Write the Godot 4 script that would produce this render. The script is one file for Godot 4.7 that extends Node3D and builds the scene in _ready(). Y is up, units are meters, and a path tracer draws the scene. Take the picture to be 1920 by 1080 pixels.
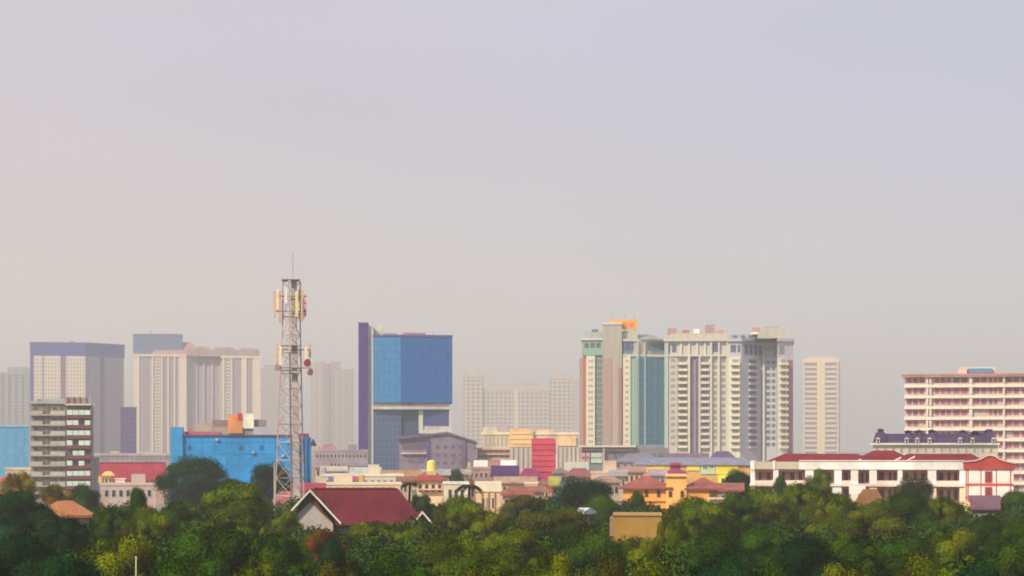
extends Node3D
# A hazy city skyline seen over tree tops through a long lens. Positions were measured on the photograph and put at real distances:
# one photograph pixel is d / F metres at the distance d.
const F := 3842.0        # focal length in photograph pixels
const CAM := 12.1        # height of the lens above the ground
const HZ := 840.0        # photograph row of the horizon
const G := 99999.0       # «down to the ground»

var rng := RandomNumberGenerator.new()
var box_cache := {}
var mat_cache := {}
var used := {}
var tex := {}

func _ready():
	rng.seed = 4711
	# ---------------------------------------------------------------- camera, sky, sun, exposure
	var cam := Camera3D.new()
	cam.name = "camera"
	cam.position = Vector3(0, CAM, 0)
	cam.projection = Camera3D.PROJECTION_FRUSTUM
	cam.near = 1.0
	cam.far = 20000.0
	cam.size = 1080.0 / F
	cam.frustum_offset = Vector2(0, (HZ - 540.0) / F)
	# a cheap long lens, focused a little short: everything far is slightly soft
	var at := CameraAttributesPhysical.new()
	at.frustum_near = 1.0
	at.frustum_far = 20000.0
	at.frustum_focal_length = 50.0
	at.frustum_focus_distance = 30.0
	at.exposure_aperture = 2.8
	cam.attributes = at
	add_child(cam)
	cam.current = true
	var env := Environment.new()
	env.background_mode = Environment.BG_SKY
	var sky := Sky.new()
	var pano := PanoramaSkyMaterial.new()
	pano.panorama = sky_image()
	sky.sky_material = pano
	env.sky = sky
	env.background_energy_multiplier = 1.08
	env.tonemap_mode = Environment.TONE_MAPPER_LINEAR
	env.tonemap_exposure = 1.12
	env.sdfgi_enabled = true
	env.ssao_enabled = true
	env.ssil_enabled = true
	env.fog_enabled = true
	env.fog_density = 0.00035
	env.fog_light_color = Color(0.965, 0.96, 0.95)
	var we := WorldEnvironment.new()
	we.name = "world_environment"
	we.environment = env
	add_child(we)
	var sun := DirectionalLight3D.new()
	sun.name = "sun"
	sun.light_energy = 1.2
	sun.light_color = Color(1.0, 0.93, 0.8)
	sun.light_angular_distance = 3.0
	sun.shadow_enabled = true
	sun.directional_shadow_max_distance = 2500.0
	add_child(sun)
	sun.look_at_from_position(Vector3.ZERO, Vector3(0.48, -0.6, -0.64))
	make_textures()
	setting()
	far_city()
	glass_tower()
	right_towers()
	slim_tower()
	right_blocks()
	left_blocks()
	low_city()
	school()
	lattice_mast()
	red_house()
	trees()

# ==================================================================== helpers
func numbered(n: String) -> String:
	var k: int = used.get(n, 0)
	used[n] = k + 1
	return n if k == 0 else "%s_%03d" % [n, k]

func lin(c: Array) -> Color:
	return Color(c[0], c[1], c[2]).linear_to_srgb()

func mt(r: float, g: float, b: float, kind := "stain", rough := 0.85) -> StandardMaterial3D:
	var key := "%.4f %.4f %.4f %s %.2f" % [r, g, b, kind, rough]
	if mat_cache.has(key):
		return mat_cache[key]
	var m := StandardMaterial3D.new()
	m.roughness = rough
	m.metallic_specular = 0.35
	if kind == "glass":
		m.metallic_specular = 0.5
	elif kind != "plain":
		# textures average about 0.86, so that the base colour stays as given
		m.albedo_texture = tex[kind]
		m.uv1_triplanar = true
		m.uv1_world_triplanar = true
		var per := {"stain": 23.0, "grain": 9.0, "streak": 17.0, "roof": 11.0}
		m.uv1_scale = Vector3.ONE / per[kind]
		r /= 0.8; g /= 0.8; b /= 0.8
	m.albedo_color = Color(min(r, 1.0), min(g, 1.0), min(b, 1.0)).linear_to_srgb()
	mat_cache[key] = m
	return m

func make_textures():
	for kind in ["stain", "grain", "streak", "roof"]:
		var n := FastNoiseLite.new()
		n.seed = hash(kind) % 10000
		n.noise_type = FastNoiseLite.TYPE_SIMPLEX_SMOOTH
		n.fractal_octaves = 5
		n.frequency = 0.012
		var f := FastNoiseLite.new()
		f.seed = 77
		f.frequency = 0.11
		f.fractal_octaves = 3
		var base := n.get_seamless_image(256, 256)
		var fine := f.get_seamless_image(256, 256)
		var im := Image.create(256, 256, true, Image.FORMAT_RGB8)
		for y in 256:
			for x in 256:
				var a := base.get_pixel(x, y).r
				var b := fine.get_pixel(x, y).r
				var v := 0.9
				match kind:
					"stain":
						v = 0.72 + 0.2 * smoothstep(0.25, 0.7, a) - 0.14 * (b - 0.5)
					"grain":
						v = 0.86 + 0.2 * (a - 0.5) + 0.22 * (b - 0.5)
					"streak":
						var c := base.get_pixel((x * 5) % 256, y / 3).r
						v = 0.8 + 0.1 * smoothstep(0.2, 0.75, c) - 0.08 * (b - 0.5)
					"roof":
						var c2 := base.get_pixel((x * 3) % 256, y).r
						v = 0.48 + 0.68 * (0.6 * a + 0.4 * c2) - 0.3 * (b - 0.5)
				v = clampf(v, 0.35, 1.0)
				var s := pow(v, 1.0 / 2.2)
				im.set_pixel(x, y, Color(s, s * (0.985 + 0.015 * a), s * (0.96 + 0.04 * a)))
		im.generate_mipmaps()
		tex[kind] = ImageTexture.create_from_image(im)

func sky_image() -> ImageTexture:
	var w := 512
	var h := 256
	var im := Image.create(w, h, false, Image.FORMAT_RGBF)
	var n := FastNoiseLite.new()
	n.seed = 5
	n.frequency = 2.2
	n.fractal_octaves = 4
	for y in h:
		var el := (0.5 - (y + 0.5) / h) * PI
		for x in w:
			var az := wrapf((x + 0.5) / w * TAU, -PI, PI)         # 0 straight ahead, negative to the left
			var dir := Vector3(sin(az) * cos(el), sin(el), -cos(az) * cos(el))
			var up := clampf(sin(el), 0.0, 1.0)
			var c := Color(0.695, 0.658, 0.595)            # dusty band at the horizon
			var c_mid := Color(0.55, 0.55, 0.64)
			var c_top := Color(0.36, 0.41, 0.56)
			c = c.lerp(c_mid, smoothstep(0.0, 0.2, up))
			c = c.lerp(c_top, smoothstep(0.2, 0.95, up))
			# warmer and brighter towards the sun, which stands behind the camera on its left
			var s := clampf(0.5 + 0.5 * dir.dot(Vector3(-0.48, 0.6, 0.64).normalized()), 0.0, 1.0)
			var warm := pow(s, 2.0)
			c = c * (1.0 - 0.1 + 0.38 * warm)
			var side := smoothstep(0.0, 1.0, 0.5 - sin(az) * 1.5)
			c.r *= lerpf(0.965, 1.065, side)
			c.b *= lerpf(1.05, 0.955, side)
			var v := 1.0 + 0.05 * n.get_noise_3d(dir.x * 1.6 + dir.y * 1.5, dir.y * 6.0, dir.z * 1.6)
			im.set_pixel(x, y, Color(c.r * v, c.g * v, c.b * v))
	return ImageTexture.create_from_image(im)

func tag(o: Node, label: String, category: String, group := "", kind := ""):
	if label != "": o.set_meta("label", label)
	if category != "": o.set_meta("category", category)
	if group != "": o.set_meta("group", group)
	if kind != "": o.set_meta("kind", kind)

# a building site: root node on the ground at photograph column pc and distance d
func site(nm: String, label: String, cat: String, d: float, pc: float, group := "") -> Dictionary:
	d *= lerpf(0.78, 1.7, smoothstep(1000.0, 2000.0, d))
	var r := Node3D.new()
	r.name = numbered(nm)
	r.position = Vector3((pc - 960.0) * d / F, 0, -d)
	# fronts look down the street towards the viewer's hill
	var az := atan2((pc - 960.0), F)
	r.rotation.y = -az
	r.scale = Vector3(cos(az), 1, 1)
	add_child(r)
	tag(r, label, cat, group)
	return {"r": r, "d": d, "s": d / F, "c": pc}

func yy(B: Dictionary, py: float) -> float:
	return 0.0 if py >= G else CAM - (py - HZ) * B.s

# a vertical face between two plan points (photograph column, metres towards the camera), left to right
func face(B: Dictionary, pa: float, za: float, pb: float, zb: float) -> Dictionary:
	var a := Vector3((pa - B.c) * B.s, 0, za)
	var b := Vector3((pb - B.c) * B.s, 0, zb)
	var x := (b - a).normalized()
	var z := x.cross(Vector3.UP)
	return {"T": Transform3D(Basis(x, Vector3.UP, z), a), "p": pa, "k": (b - a).length() / (pb - pa)}

func front(B: Dictionary, z := 0.0) -> Dictionary:
	return {"T": Transform3D(Basis(), Vector3(0, 0, z)), "p": B.c, "k": B.s}

func box_mesh(size: Vector3) -> BoxMesh:
	size = size.snapped(Vector3.ONE * 0.002)
	if not box_cache.has(size):
		var m := BoxMesh.new()
		m.size = size
		box_cache[size] = m
	return box_cache[size]

func put(root: Node3D, nm: String, mesh: Mesh, T: Transform3D, m: Material, par: Node3D = null) -> MeshInstance3D:
	var o := MeshInstance3D.new()
	o.name = nm
	o.mesh = mesh
	o.material_override = m
	if par == null:
		root.add_child(o, true)
		o.transform = T
	else:
		par.add_child(o, true)
		o.transform = par.transform.affine_inverse() * T
	return o

# one box on a face: columns p0..p1, rows y0 (upper) .. y1 (lower), z0..z1 metres out of the face
func fb(B: Dictionary, f: Dictionary, nm: String, p0: float, p1: float, y0: float, y1: float, z0: float, z1: float, m: Material, par: Node3D = null) -> MeshInstance3D:
	var u0: float = (p0 - f.p) * f.k
	var u1: float = (p1 - f.p) * f.k
	var a := yy(B, y1)
	var b := yy(B, y0)
	var T: Transform3D = f.T * Transform3D(Basis(), Vector3((u0 + u1) / 2, (a + b) / 2, (z0 + z1) / 2))
	return put(B.r, nm, box_mesh(Vector3(u1 - u0, b - a, z1 - z0)), T, m, par)

# many small boxes joined into one part of kind «stuff»
func joined() -> SurfaceTool:
	var st := SurfaceTool.new()
	st.begin(Mesh.PRIMITIVE_TRIANGLES)
	return st

func jb(st: SurfaceTool, B: Dictionary, f: Dictionary, p0: float, p1: float, y0: float, y1: float, z0: float, z1: float):
	var u0: float = (p0 - f.p) * f.k
	var u1: float = (p1 - f.p) * f.k
	var a := yy(B, y1)
	var b := yy(B, y0)
	st.append_from(box_mesh(Vector3(u1 - u0, b - a, z1 - z0)), 0, f.T * Transform3D(Basis(), Vector3((u0 + u1) / 2, (a + b) / 2, (z0 + z1) / 2)))

func jdone(st: SurfaceTool, B: Dictionary, nm: String, m: Material):
	var o := put(B.r, nm, st.commit(), Transform3D(), m)
	o.set_meta("kind", "stuff")

# polygon solid: triangles from faces given as point lists (any winding; turned outward from the middle)
func solid(faces: Array) -> ArrayMesh:
	var mid := Vector3.ZERO
	var n := 0
	for fc in faces:
		for p in fc:
			mid += p
			n += 1
	mid /= n
	var st := SurfaceTool.new()
	st.begin(Mesh.PRIMITIVE_TRIANGLES)
	for fc in faces:
		var nr: Vector3 = (fc[1] - fc[0]).cross(fc[2] - fc[0]).normalized()
		var pts: Array = fc
		if nr.dot(fc[0] - mid) < 0.0:
			nr = -nr
		else:
			pts = fc.duplicate()
			pts.reverse()                      # clockwise from outside
		for i in range(1, pts.size() - 1):
			for q in [pts[0], pts[i], pts[i + 1]]:
				st.set_normal(nr)
				st.add_vertex(q)
	return st.commit()

# upright prism over a plan polygon (points: photograph column, z)
func prism(B: Dictionary, nm: String, plan: Array, y0: float, y1: float, m: Material, par: Node3D = null) -> MeshInstance3D:
	var lo := []
	var hi := []
	for p in plan:
		lo.append(Vector3((p[0] - B.c) * B.s, yy(B, y1), p[1]))
		hi.append(Vector3((p[0] - B.c) * B.s, yy(B, y0), p[1]))
	var faces := [lo.duplicate(), hi.duplicate()]
	for i in lo.size():
		var j := (i + 1) % lo.size()
		faces.append([lo[i], lo[j], hi[j], hi[i]])
	return put(B.r, nm, solid(faces), Transform3D(), m, par)

# a plate cut to an outline in the plane of the front (points: photograph column, row), z0..z1
func plate(B: Dictionary, nm: String, outline: Array, z0: float, z1: float, m: Material, par: Node3D = null) -> MeshInstance3D:
	var pts := PackedVector2Array()
	for p in outline:
		pts.append(Vector2((p[0] - B.c) * B.s, yy(B, p[1])))
	if Geometry2D.is_polygon_clockwise(pts):
		pts.reverse()
	var st := SurfaceTool.new()
	st.begin(Mesh.PRIMITIVE_TRIANGLES)
	var tri := Geometry2D.triangulate_polygon(pts)
	for i in range(0, tri.size(), 3):
		var a := pts[tri[i]]
		var b := pts[tri[i + 1]]
		var c := pts[tri[i + 2]]
		if (b - a).cross(c - a) > 0:
			var t := b
			b = c
			c = t
		st.set_normal(Vector3.BACK)
		for q in [a, b, c]: st.add_vertex(Vector3(q.x, q.y, z1))
		st.set_normal(Vector3.FORWARD)
		for q in [a, c, b]: st.add_vertex(Vector3(q.x, q.y, z0))
	for i in pts.size():
		var a := pts[i]
		var b := pts[(i + 1) % pts.size()]
		var nr := Vector3(b.y - a.y, a.x - b.x, 0).normalized()
		st.set_normal(nr)
		for q in [Vector3(a.x, a.y, z1), Vector3(b.x, b.y, z0), Vector3(b.x, b.y, z1), Vector3(a.x, a.y, z1), Vector3(a.x, a.y, z0), Vector3(b.x, b.y, z0)]:
			st.add_vertex(q)
	return put(B.r, nm, st.commit(), Transform3D(), m, par)

# hipped (inset > 0) or gabled (inset 0) roof; along: ridge runs along x, else towards the camera. Measures in columns / rows / metres
func roof(B: Dictionary, nm: String, p0: float, p1: float, z0: float, z1: float, ye: float, yr: float, along: bool, inset: float, m: Material, par: Node3D = null, base_drop := 0.25) -> MeshInstance3D:
	var x0: float = (p0 - B.c) * B.s
	var x1: float = (p1 - B.c) * B.s
	var e := yy(B, ye)
	var r := yy(B, yr)
	inset = minf(inset, 0.46 * (x1 - x0 if along else z1 - z0))
	var A := Vector3(x0, e, z1)
	var Bq := Vector3(x1, e, z1)
	var C := Vector3(x1, e, z0)
	var D := Vector3(x0, e, z0)
	var dn := Vector3(0, -base_drop, 0)
	var R0: Vector3
	var R1: Vector3
	var fs := []
	if along:
		R0 = Vector3(x0 + inset, r, (z0 + z1) / 2)
		R1 = Vector3(x1 - inset, r, (z0 + z1) / 2)
		fs = [[A, Bq, R1, R0], [C, D, R0, R1], [Bq, C, R1], [D, A, R0]]
	else:
		R0 = Vector3((x0 + x1) / 2, r, z1 - inset)
		R1 = Vector3((x0 + x1) / 2, r, z0 + inset)
		fs = [[A, Bq, R0], [C, D, R1], [Bq, C, R1, R0], [D, A, R0, R1]]
	fs += [[A + dn, Bq + dn, C + dn, D + dn], [A, Bq, Bq + dn, A + dn], [Bq, C, C + dn, Bq + dn], [C, D, D + dn, C + dn], [D, A, A + dn, D + dn]]
	return put(B.r, nm, solid(fs), Transform3D(), m, par)

# one tapered tube along a list of points
func tube_into(st: SurfaceTool, pts: Array, radii: Array, sides := 6):
	var rings := []
	for i in pts.size():
		var t: Vector3 = (pts[mini(i + 1, pts.size() - 1)] - pts[maxi(i - 1, 0)]).normalized()
		var a := t.cross(Vector3(0.31, 0.2, 0.93)).normalized()
		var b := t.cross(a)
		var ring := []
		for k in sides:
			var w := TAU * k / sides
			ring.append([pts[i] + (a * cos(w) + b * sin(w)) * radii[i], a * cos(w) + b * sin(w)])
		rings.append(ring)
	for i in rings.size() - 1:
		for k in sides:
			var l := (k + 1) % sides
			for q in [rings[i][k], rings[i][l], rings[i + 1][l], rings[i][k], rings[i + 1][l], rings[i + 1][k]]:
				st.set_normal(q[1])
				st.add_vertex(q[0])

func bar_xf(a: Vector3, b: Vector3) -> Transform3D:
	var y := (b - a).normalized()
	var x := y.cross(Vector3(0.2, 0.1, 0.97)).normalized()
	return Transform3D(Basis(x, y, x.cross(y)), (a + b) / 2)

func bar(root: Node3D, nm: String, a: Vector3, b: Vector3, t: float, m: Material, par: Node3D = null) -> MeshInstance3D:
	return put(root, nm, box_mesh(Vector3(t, (b - a).length(), t)), bar_xf(a, b), m, par)

# repeated storeys of windows between bands on a face, joined: a glass skin stands behind bands and piers
func storeys(B: Dictionary, f: Dictionary, p0: float, p1: float, y0: float, y1: float, n: int, share: float, z: float, m: Material):
	var st := joined()
	var h := (y1 - y0) / n
	for i in n:
		jb(st, B, f, p0, p1, y0 + h * i, y0 + h * (i + share), 0.0, z)
	jdone(st, B, "floor_bands", m)

func piers(B: Dictionary, f: Dictionary, p0: float, p1: float, y0: float, y1: float, n: int, share: float, z: float, m: Material):
	var st := joined()
	var w := (p1 - p0) / n
	for i in n:
		jb(st, B, f, p0 + w * (i + 0.5 - share / 2), p0 + w * (i + 0.5 + share / 2), y0, y1, 0.0, z)
	jdone(st, B, "window_piers", m)

# a window: frame proud of the wall, pane proud of the frame's reveal
func window(B: Dictionary, f: Dictionary, p0: float, p1: float, y0: float, y1: float, frame: Material, glass: Material, z := 0.0):
	var w := fb(B, f, "window", p0, p1, y0, y1, z, z + 0.08, frame)
	var t := minf(0.12 / B.s, (p1 - p0) * 0.14)
	fb(B, f, "pane", p0 + t, p1 - t, y0 + t, y1 - t, z + 0.03, z + 0.1, glass, w)

# a low house. style: x ridge along the street, z gable to the camera, h hip, f flat with parapet
func house(nm: String, label: String, cat: String, d: float, p0: float, p1: float, yr: float, ye: float, style: String, wall: Material, rf: Material, depth: float, nw: int, rows := 1, turn := 0.0) -> Dictionary:
	var B := site(nm, label, cat, d, (p0 + p1) / 2)
	var o: float = 0.5 / B.s
	if style == "f":
		fb(B, front(B), "wall", p0, p1, ye, G, -depth, 0, wall)
		var pr := fb(B, front(B), "parapet", p0 - o * 0.3, p1 + o * 0.3, yr, ye, -depth - 0.15, 0.15, rf)
		pr.set_meta("label", "parapet round the flat roof")
		if (p1 - p0) * B.s > 5.0:
			var hx := rng.randf_range(0.15, 0.7)
			var w0: float = p0 + (p1 - p0) * hx
			fb(B, front(B), "stair_head", w0, w0 + rng.randf_range(2.0, 3.4) / B.s, yr - rng.randf_range(1.0, 2.1) / B.s, yr, -depth * 0.75, -depth * 0.35, wall)
			var t := CylinderMesh.new()
			t.top_radius = 0.5; t.bottom_radius = 0.55; t.height = 1.2; t.radial_segments = 12
			put(B.r, "water_tank", t, Transform3D(Basis(), Vector3((lerpf(p0, p1, fmod(hx + 0.35, 0.9)) - B.c) * B.s, yy(B, yr) + 0.6, -depth * 0.5)), mt(0.5, 0.36, 0.12, "grain", 0.6) if rng.randf() < 0.5 else mt(0.3, 0.3, 0.32, "grain", 0.6))
	else:
		fb(B, front(B), "wall", p0 + o, p1 - o, ye, G, -depth + 0.5, -0.5, wall)
		if style == "z":
			plate(B, "gable", [[p0 + o, ye], [p1 - o, ye], [(p0 + p1) / 2, yr + 0.3 / B.s]], -0.9, -0.45, wall)
		roof(B, "roof", p0, p1, -depth, 0.15, ye, yr, style != "z", 0.0 if style != "h" else minf(depth * 0.5, (p1 - p0) * B.s * 0.3), rf)
	var zf := 0.0 if style == "f" else -0.5
	var step: float = 3.1 / B.s
	for r in rows:
		for i in nw:
			var w: float = (p1 - p0 - 2 * o) / nw
			var c: float = p0 + o + w * (i + 0.5)
			var hw: float = minf(0.75 / B.s, w * 0.32)
			var yt: float = ye + 0.75 / B.s + step * r
			window(B, front(B, zf), c - hw, c + hw, yt, yt + 1.35 / B.s, mt(0.5, 0.46, 0.4, "plain"), mt(0.035, 0.04, 0.05, "glass", 0.2))
	B.r.rotation.y += turn
	return B

# ==================================================================== the setting
func setting():
	var m := mt(0.26, 0.235, 0.2, "stain", 0.95)
	var g := MeshInstance3D.new()
	g.name = "ground"
	var pm := PlaneMesh.new()
	pm.size = Vector2(9000, 8000)
	pm.subdivide_width = 8
	pm.subdivide_depth = 8
	g.mesh = pm
	g.material_override = m
	g.position = Vector3(0, 0, -3000)
	add_child(g)
	tag(g, "", "", "", "structure")

# ==================================================================== far towers in the haze
func far_city():
	# --- pale grey tower cut by the edge of the picture
	var B := site("apartment_tower", "pale grey slab tower fading into haze at the left edge behind a light blue block", "tower", 1600, 20)
	var wl := mt(0.34, 0.36, 0.37, "streak")
	var dk := mt(0.17, 0.18, 0.2, "glass", 0.4)
	fb(B, front(B), "wall", -55, 56, 702, G, -26, 0, dk)
	fb(B, front(B), "parapet", -55, 56, 698, 703, -26.4, 0.9, wl)
	fb(B, front(B), "roof_block", 14, 57, 688, 698, -16, -4, wl)
	fb(B, front(B), "roof_block", -40, -5, 691, 698, -16, -4, wl)
	for i in 9:
		fb(B, front(B), "pier", -55 + i * 12.6, -47 + i * 12.6, 703, G, 0, 0.5, wl)
	storeys(B, front(B), -55, 56, 705, 870, 26, 0.42, 0.3, wl)

	# --- light blue block in front of it
	B = site("office_block", "flat light blue cladded block at the left edge beside the grey apartment block", "building", 900, 15)
	var lb := mt(0.09, 0.34, 0.58, "grain", 0.55)
	fb(B, front(B), "wall", -30, 54, 800, G, -20, 0, lb)
	fb(B, front(B), "parapet", -31, 55, 797, 800.5, -20.3, 0.3, mt(0.25, 0.46, 0.58, "grain", 0.6))
	for i in 5:
		fb(B, front(B), "cladding_joint", -24 + i * 17, -23.2 + i * 17, 801, 880, 0, 0.08, mt(0.15, 0.33, 0.45, "plain"))

	# --- tower with the blue crown: lit front, and a flank with its shade put into the colour
	B = site("apartment_tower", "broad tower with blue crown band and two pale window bays behind the grey apartment block", "tower", 1500, 150)
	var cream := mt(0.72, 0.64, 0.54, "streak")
	var blue := mt(0.04, 0.07, 0.32, "grain", 0.5)
	var mauve := mt(0.34, 0.33, 0.47, "streak")
	var win := mt(0.3, 0.27, 0.29, "glass", 0.4)
	var zb := -33.0
	prism(B, "wall", [[58, 0], [160, 0], [234, zb], [234, -48], [58, -48]], 664, G, mauve)
	prism(B, "crown", [[56.5, 0.8], [160.5, 0.8], [235.5, zb + 0.8], [235.5, -49], [56.5, -49]], 645, 667, blue)
	prism(B, "cornice", [[56, 1.1], [160.6, 1.1], [236, zb + 1.1], [236, -49.4], [56, -49.4]], 642, 645.2, mt(0.13, 0.11, 0.26, "grain"))
	var f1 := front(B)
	var f2 := face(B, 160, 0, 234, zb)
	fb(B, f1, "pilaster", 57, 62, 667, G, 0, 0.8, blue)
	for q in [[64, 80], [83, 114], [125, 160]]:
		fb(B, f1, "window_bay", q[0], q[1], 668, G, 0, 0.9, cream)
		var st := joined()
		var n := int((q[1] - q[0]) / 5.2)
		for i in n:
			for k in 30:
				var x0: float = q[0] + (q[1] - q[0]) * (i + 0.28) / n
				jb(st, B, f1, x0, x0 + 2.2, 673 + k * 7.0, 676.6 + k * 7.0, 0.9, 0.98)
		jdone(st, B, "windows", win)
	fb(B, f1, "stair_slot", 115.5, 122, 668, G, 0, 0.35, mt(0.26, 0.12, 0.15, "streak"))
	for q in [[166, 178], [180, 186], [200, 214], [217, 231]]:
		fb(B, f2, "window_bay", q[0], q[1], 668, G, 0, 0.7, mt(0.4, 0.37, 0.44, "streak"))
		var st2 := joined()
		for k in 30:
			jb(st2, B, f2, q[0] + 2, q[1] - 2, 673 + k * 7.0, 676.4 + k * 7.0, 0.7, 0.78)
		jdone(st2, B, "windows", win)
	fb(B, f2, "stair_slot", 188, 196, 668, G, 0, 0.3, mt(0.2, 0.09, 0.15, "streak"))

	roof_bits(B, 62, 150, 642, -9, 6)
	# --- low purple block between the two towers
	B = site("office_block", "small dark purple block in the gap between two hazy towers", "building", 1250, 240)
	fb(B, front(B), "wall", 226, 256, 766, G, -14, 0, mt(0.09, 0.06, 0.2, "grain", 0.6))
	fb(B, front(B), "parapet", 225.5, 256.5, 763, 766.4, -14.2, 0.25, mt(0.12, 0.09, 0.22, "grain"))
	storeys(B, front(B), 227, 255, 772, 850, 9, 0.18, 0.15, mt(0.16, 0.12, 0.26, "plain"))

	# --- long tower with pale vertical ribs
	B = site("apartment_tower", "long pale tower of vertical ribs with a square blue block on its roof", "tower", 1450, 370)
	var rib := mt(0.68, 0.6, 0.5, "streak")
	var skin := mt(0.42, 0.38, 0.39, "grain", 0.5)
	var vio := mt(0.38, 0.33, 0.42, "streak")
	prism(B, "wall", [[250, 0], [348, 0], [372, -7], [412, -7], [418, 0], [489, 0], [489, -34], [250, -34]], 666, G, skin)
	fb(B, f_at(B), "lift_block", 250, 342, 629, 666, -20, -2, mt(0.13, 0.18, 0.32, "grain", 0.6))
	fb(B, f_at(B), "lift_block_coping", 249.3, 342.7, 626.5, 629.3, -20.3, -1.7, mt(0.16, 0.18, 0.3, "grain"))
	roof(B, "roof", 284, 380, -15, 0.5, 664, 641, true, 9.0, mt(0.42, 0.27, 0.27, "roof"))
	fb(B, f_at(B), "attic", 352, 487, 655, 668, -20, 0.4, mt(0.36, 0.29, 0.28, "stain"))
	fb(B, f_at(B), "roof_block", 362, 392, 649, 655, -14, -4, mt(0.45, 0.36, 0.34, "stain"))
	fb(B, f_at(B), "roof_block", 402, 440, 650.5, 655, -15, -5, mt(0.4, 0.33, 0.32, "stain"))
	fb(B, f_at(B), "roof_block", 452, 478, 651.5, 655, -15, -5, mt(0.4, 0.33, 0.32, "stain"))
	fb(B, f_at(B), "cornice", 248, 350, 664.5, 669, -2, 1.3, rib)
	fb(B, f_at(B), "cornice", 414, 491, 667, 671, -2, 1.3, rib)
	for q in [[251, 262, 1.0], [285, 288, 1.1], [302, 305, 1.1], [314, 317, 0.9], [326, 329, 1.1], [336, 350, 1.0], [417, 421, 1.2], [433, 436, 1.2], [453, 463, 1.1], [474, 489, 1.0]]:
		fb(B, f_at(B), "rib", q[0], q[1], 669, G, 0, q[2], rib)
	for q in [[266, 280, vio], [290, 300, rib], [307, 312, vio], [319, 324, vio], [422, 432, rib], [438, 451, vio], [465, 472, vio]]:
		var mm: Material = q[2]
		fb(B, f_at(B), "window_bay", q[0], q[1], 671, G, 0, 0.35, mm)
		var st3 := joined()
		for k in 32:
			jb(st3, B, f_at(B), q[0] + 1.2, q[1] - 1.2, 674 + k * 6.3, 677.4 + k * 6.3, 0.35, 0.42)
		jdone(st3, B, "windows", win)
	storeys(B, face(B, 372, -7, 412, -7), 374, 410, 671, 860, 32, 0.4, 0.35, vio)
	for q in [352, 366, 380, 396]:
		fb(B, face(B, 348, -6.5, 414, -6.5), "rib", q, q + 4, 669, G, 0, 0.9, mt(0.45, 0.39, 0.4, "streak"))

	roof_bits(B, 350, 480, 655, -8, 8)
	roof_bits(B, 255, 335, 626.5, -8, 4)
	# --- faint towers behind the lattice mast
	B = site("apartment_tower", "faint hazy tower with flat top just behind the upper lattice mast", "tower", 2300, 510)
	fb(B, front(B), "wall", 482, 535, 692, G, -30, 0, mt(0.34, 0.31, 0.3, "streak"))
	fb(B, front(B), "roof_block", 495, 520, 684, 692, -18, -5, mt(0.38, 0.34, 0.32, "stain"))
	storeys(B, front(B), 483, 534, 697, 860, 30, 0.5, 0.3, mt(0.46, 0.41, 0.38, "streak"))
	B = site("apartment_tower", "faint beige tower with stepped top between lattice mast and blue glass tower", "tower", 2000, 622)
	var hz1 := mt(0.42, 0.34, 0.32, "streak")
	prism(B, "wall", [[583, -6], [606, 0], [629, -3], [629, -30], [583, -30]], 682, G, mt(0.34, 0.27, 0.27, "streak"))
	fb(B, front(B, -4), "wing", 631, 663, 692, G, -24, 0, mt(0.34, 0.28, 0.28, "streak"))
	fb(B, front(B), "roof_block", 618, 640, 677, 692, -18, -5, hz1)
	fb(B, front(B), "roof_block", 590, 612, 677, 682, -18, -8, hz1)
	var fl := face(B, 583, -6, 606, 0)
	var fr := face(B, 606, 0, 629, -3)
	storeys(B, fl, 584, 605.5, 688, 860, 28, 0.45, 0.3, hz1)
	storeys(B, fr, 606.5, 628, 688, 860, 28, 0.45, 0.3, hz1)
	storeys(B, front(B, -4), 632, 662, 697, 860, 27, 0.45, 0.3, hz1)
	for q in [587, 598]:
		fb(B, fl, "rib", q, q + 3, 684, G, 0, 0.6, mt(0.5, 0.42, 0.39, "streak"))
	fb(B, fr, "stair_slot", 616, 620, 684, G, 0, 0.4, mt(0.24, 0.19, 0.22, "streak"))
	for q in [641, 654]:
		fb(B, front(B, -4), "rib", q, q + 3, 692, G, 0, 0.6, mt(0.48, 0.4, 0.38, "streak"))

	# --- wide hazy block with a tower at both ends
	B = site("apartment_tower", "wide hazy housing slab with taller ends and a gently arched roofline", "tower", 1850, 978)
	var hw := mt(0.56, 0.49, 0.42, "streak")
	var hd := mt(0.2, 0.19, 0.2, "glass", 0.5)
	fb(B, front(B), "wall", 905, 1034, 728, G, -26, -3, hd)
	fb(B, front(B), "end_wall", 869, 906, 706, G, -26, 0, hd)
	fb(B, front(B), "end_wall", 1032, 1086, 710, G, -26, 0, hd)
	fb(B, front(B), "end_crown", 868, 907, 699, 707, -26.5, 0.8, hw)
	fb(B, front(B), "end_crown", 1031, 1087, 702, 711, -26.5, 0.8, hw)
	fb(B, front(B), "roof_block", 874, 894, 694, 699, -18, -6, hw)
	fb(B, front(B), "roof_block", 917, 927, 703, 722, -18, -6, hw)
	fb(B, front(B), "roof_block", 985, 1010, 716, 721, -18, -6, hw)
	fb(B, front(B), "roof_block", 1036, 1046, 697, 702, -16, -8, hw)
	var arch := []
	for i in 13:
		var t := i / 12.0
		arch.append([907 + t * 124, 727 - 6.0 * sin(t * PI)])
	arch.append([1031, 732])
	arch.append([907, 732])
	plate(B, "arched_parapet", arch, -26.5, -1.8, hw)
	fb(B, front(B, -3), "stair_shaft", 964, 972, 730, G, 0, 1.4, mt(0.7, 0.62, 0.48, "streak"))
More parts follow.
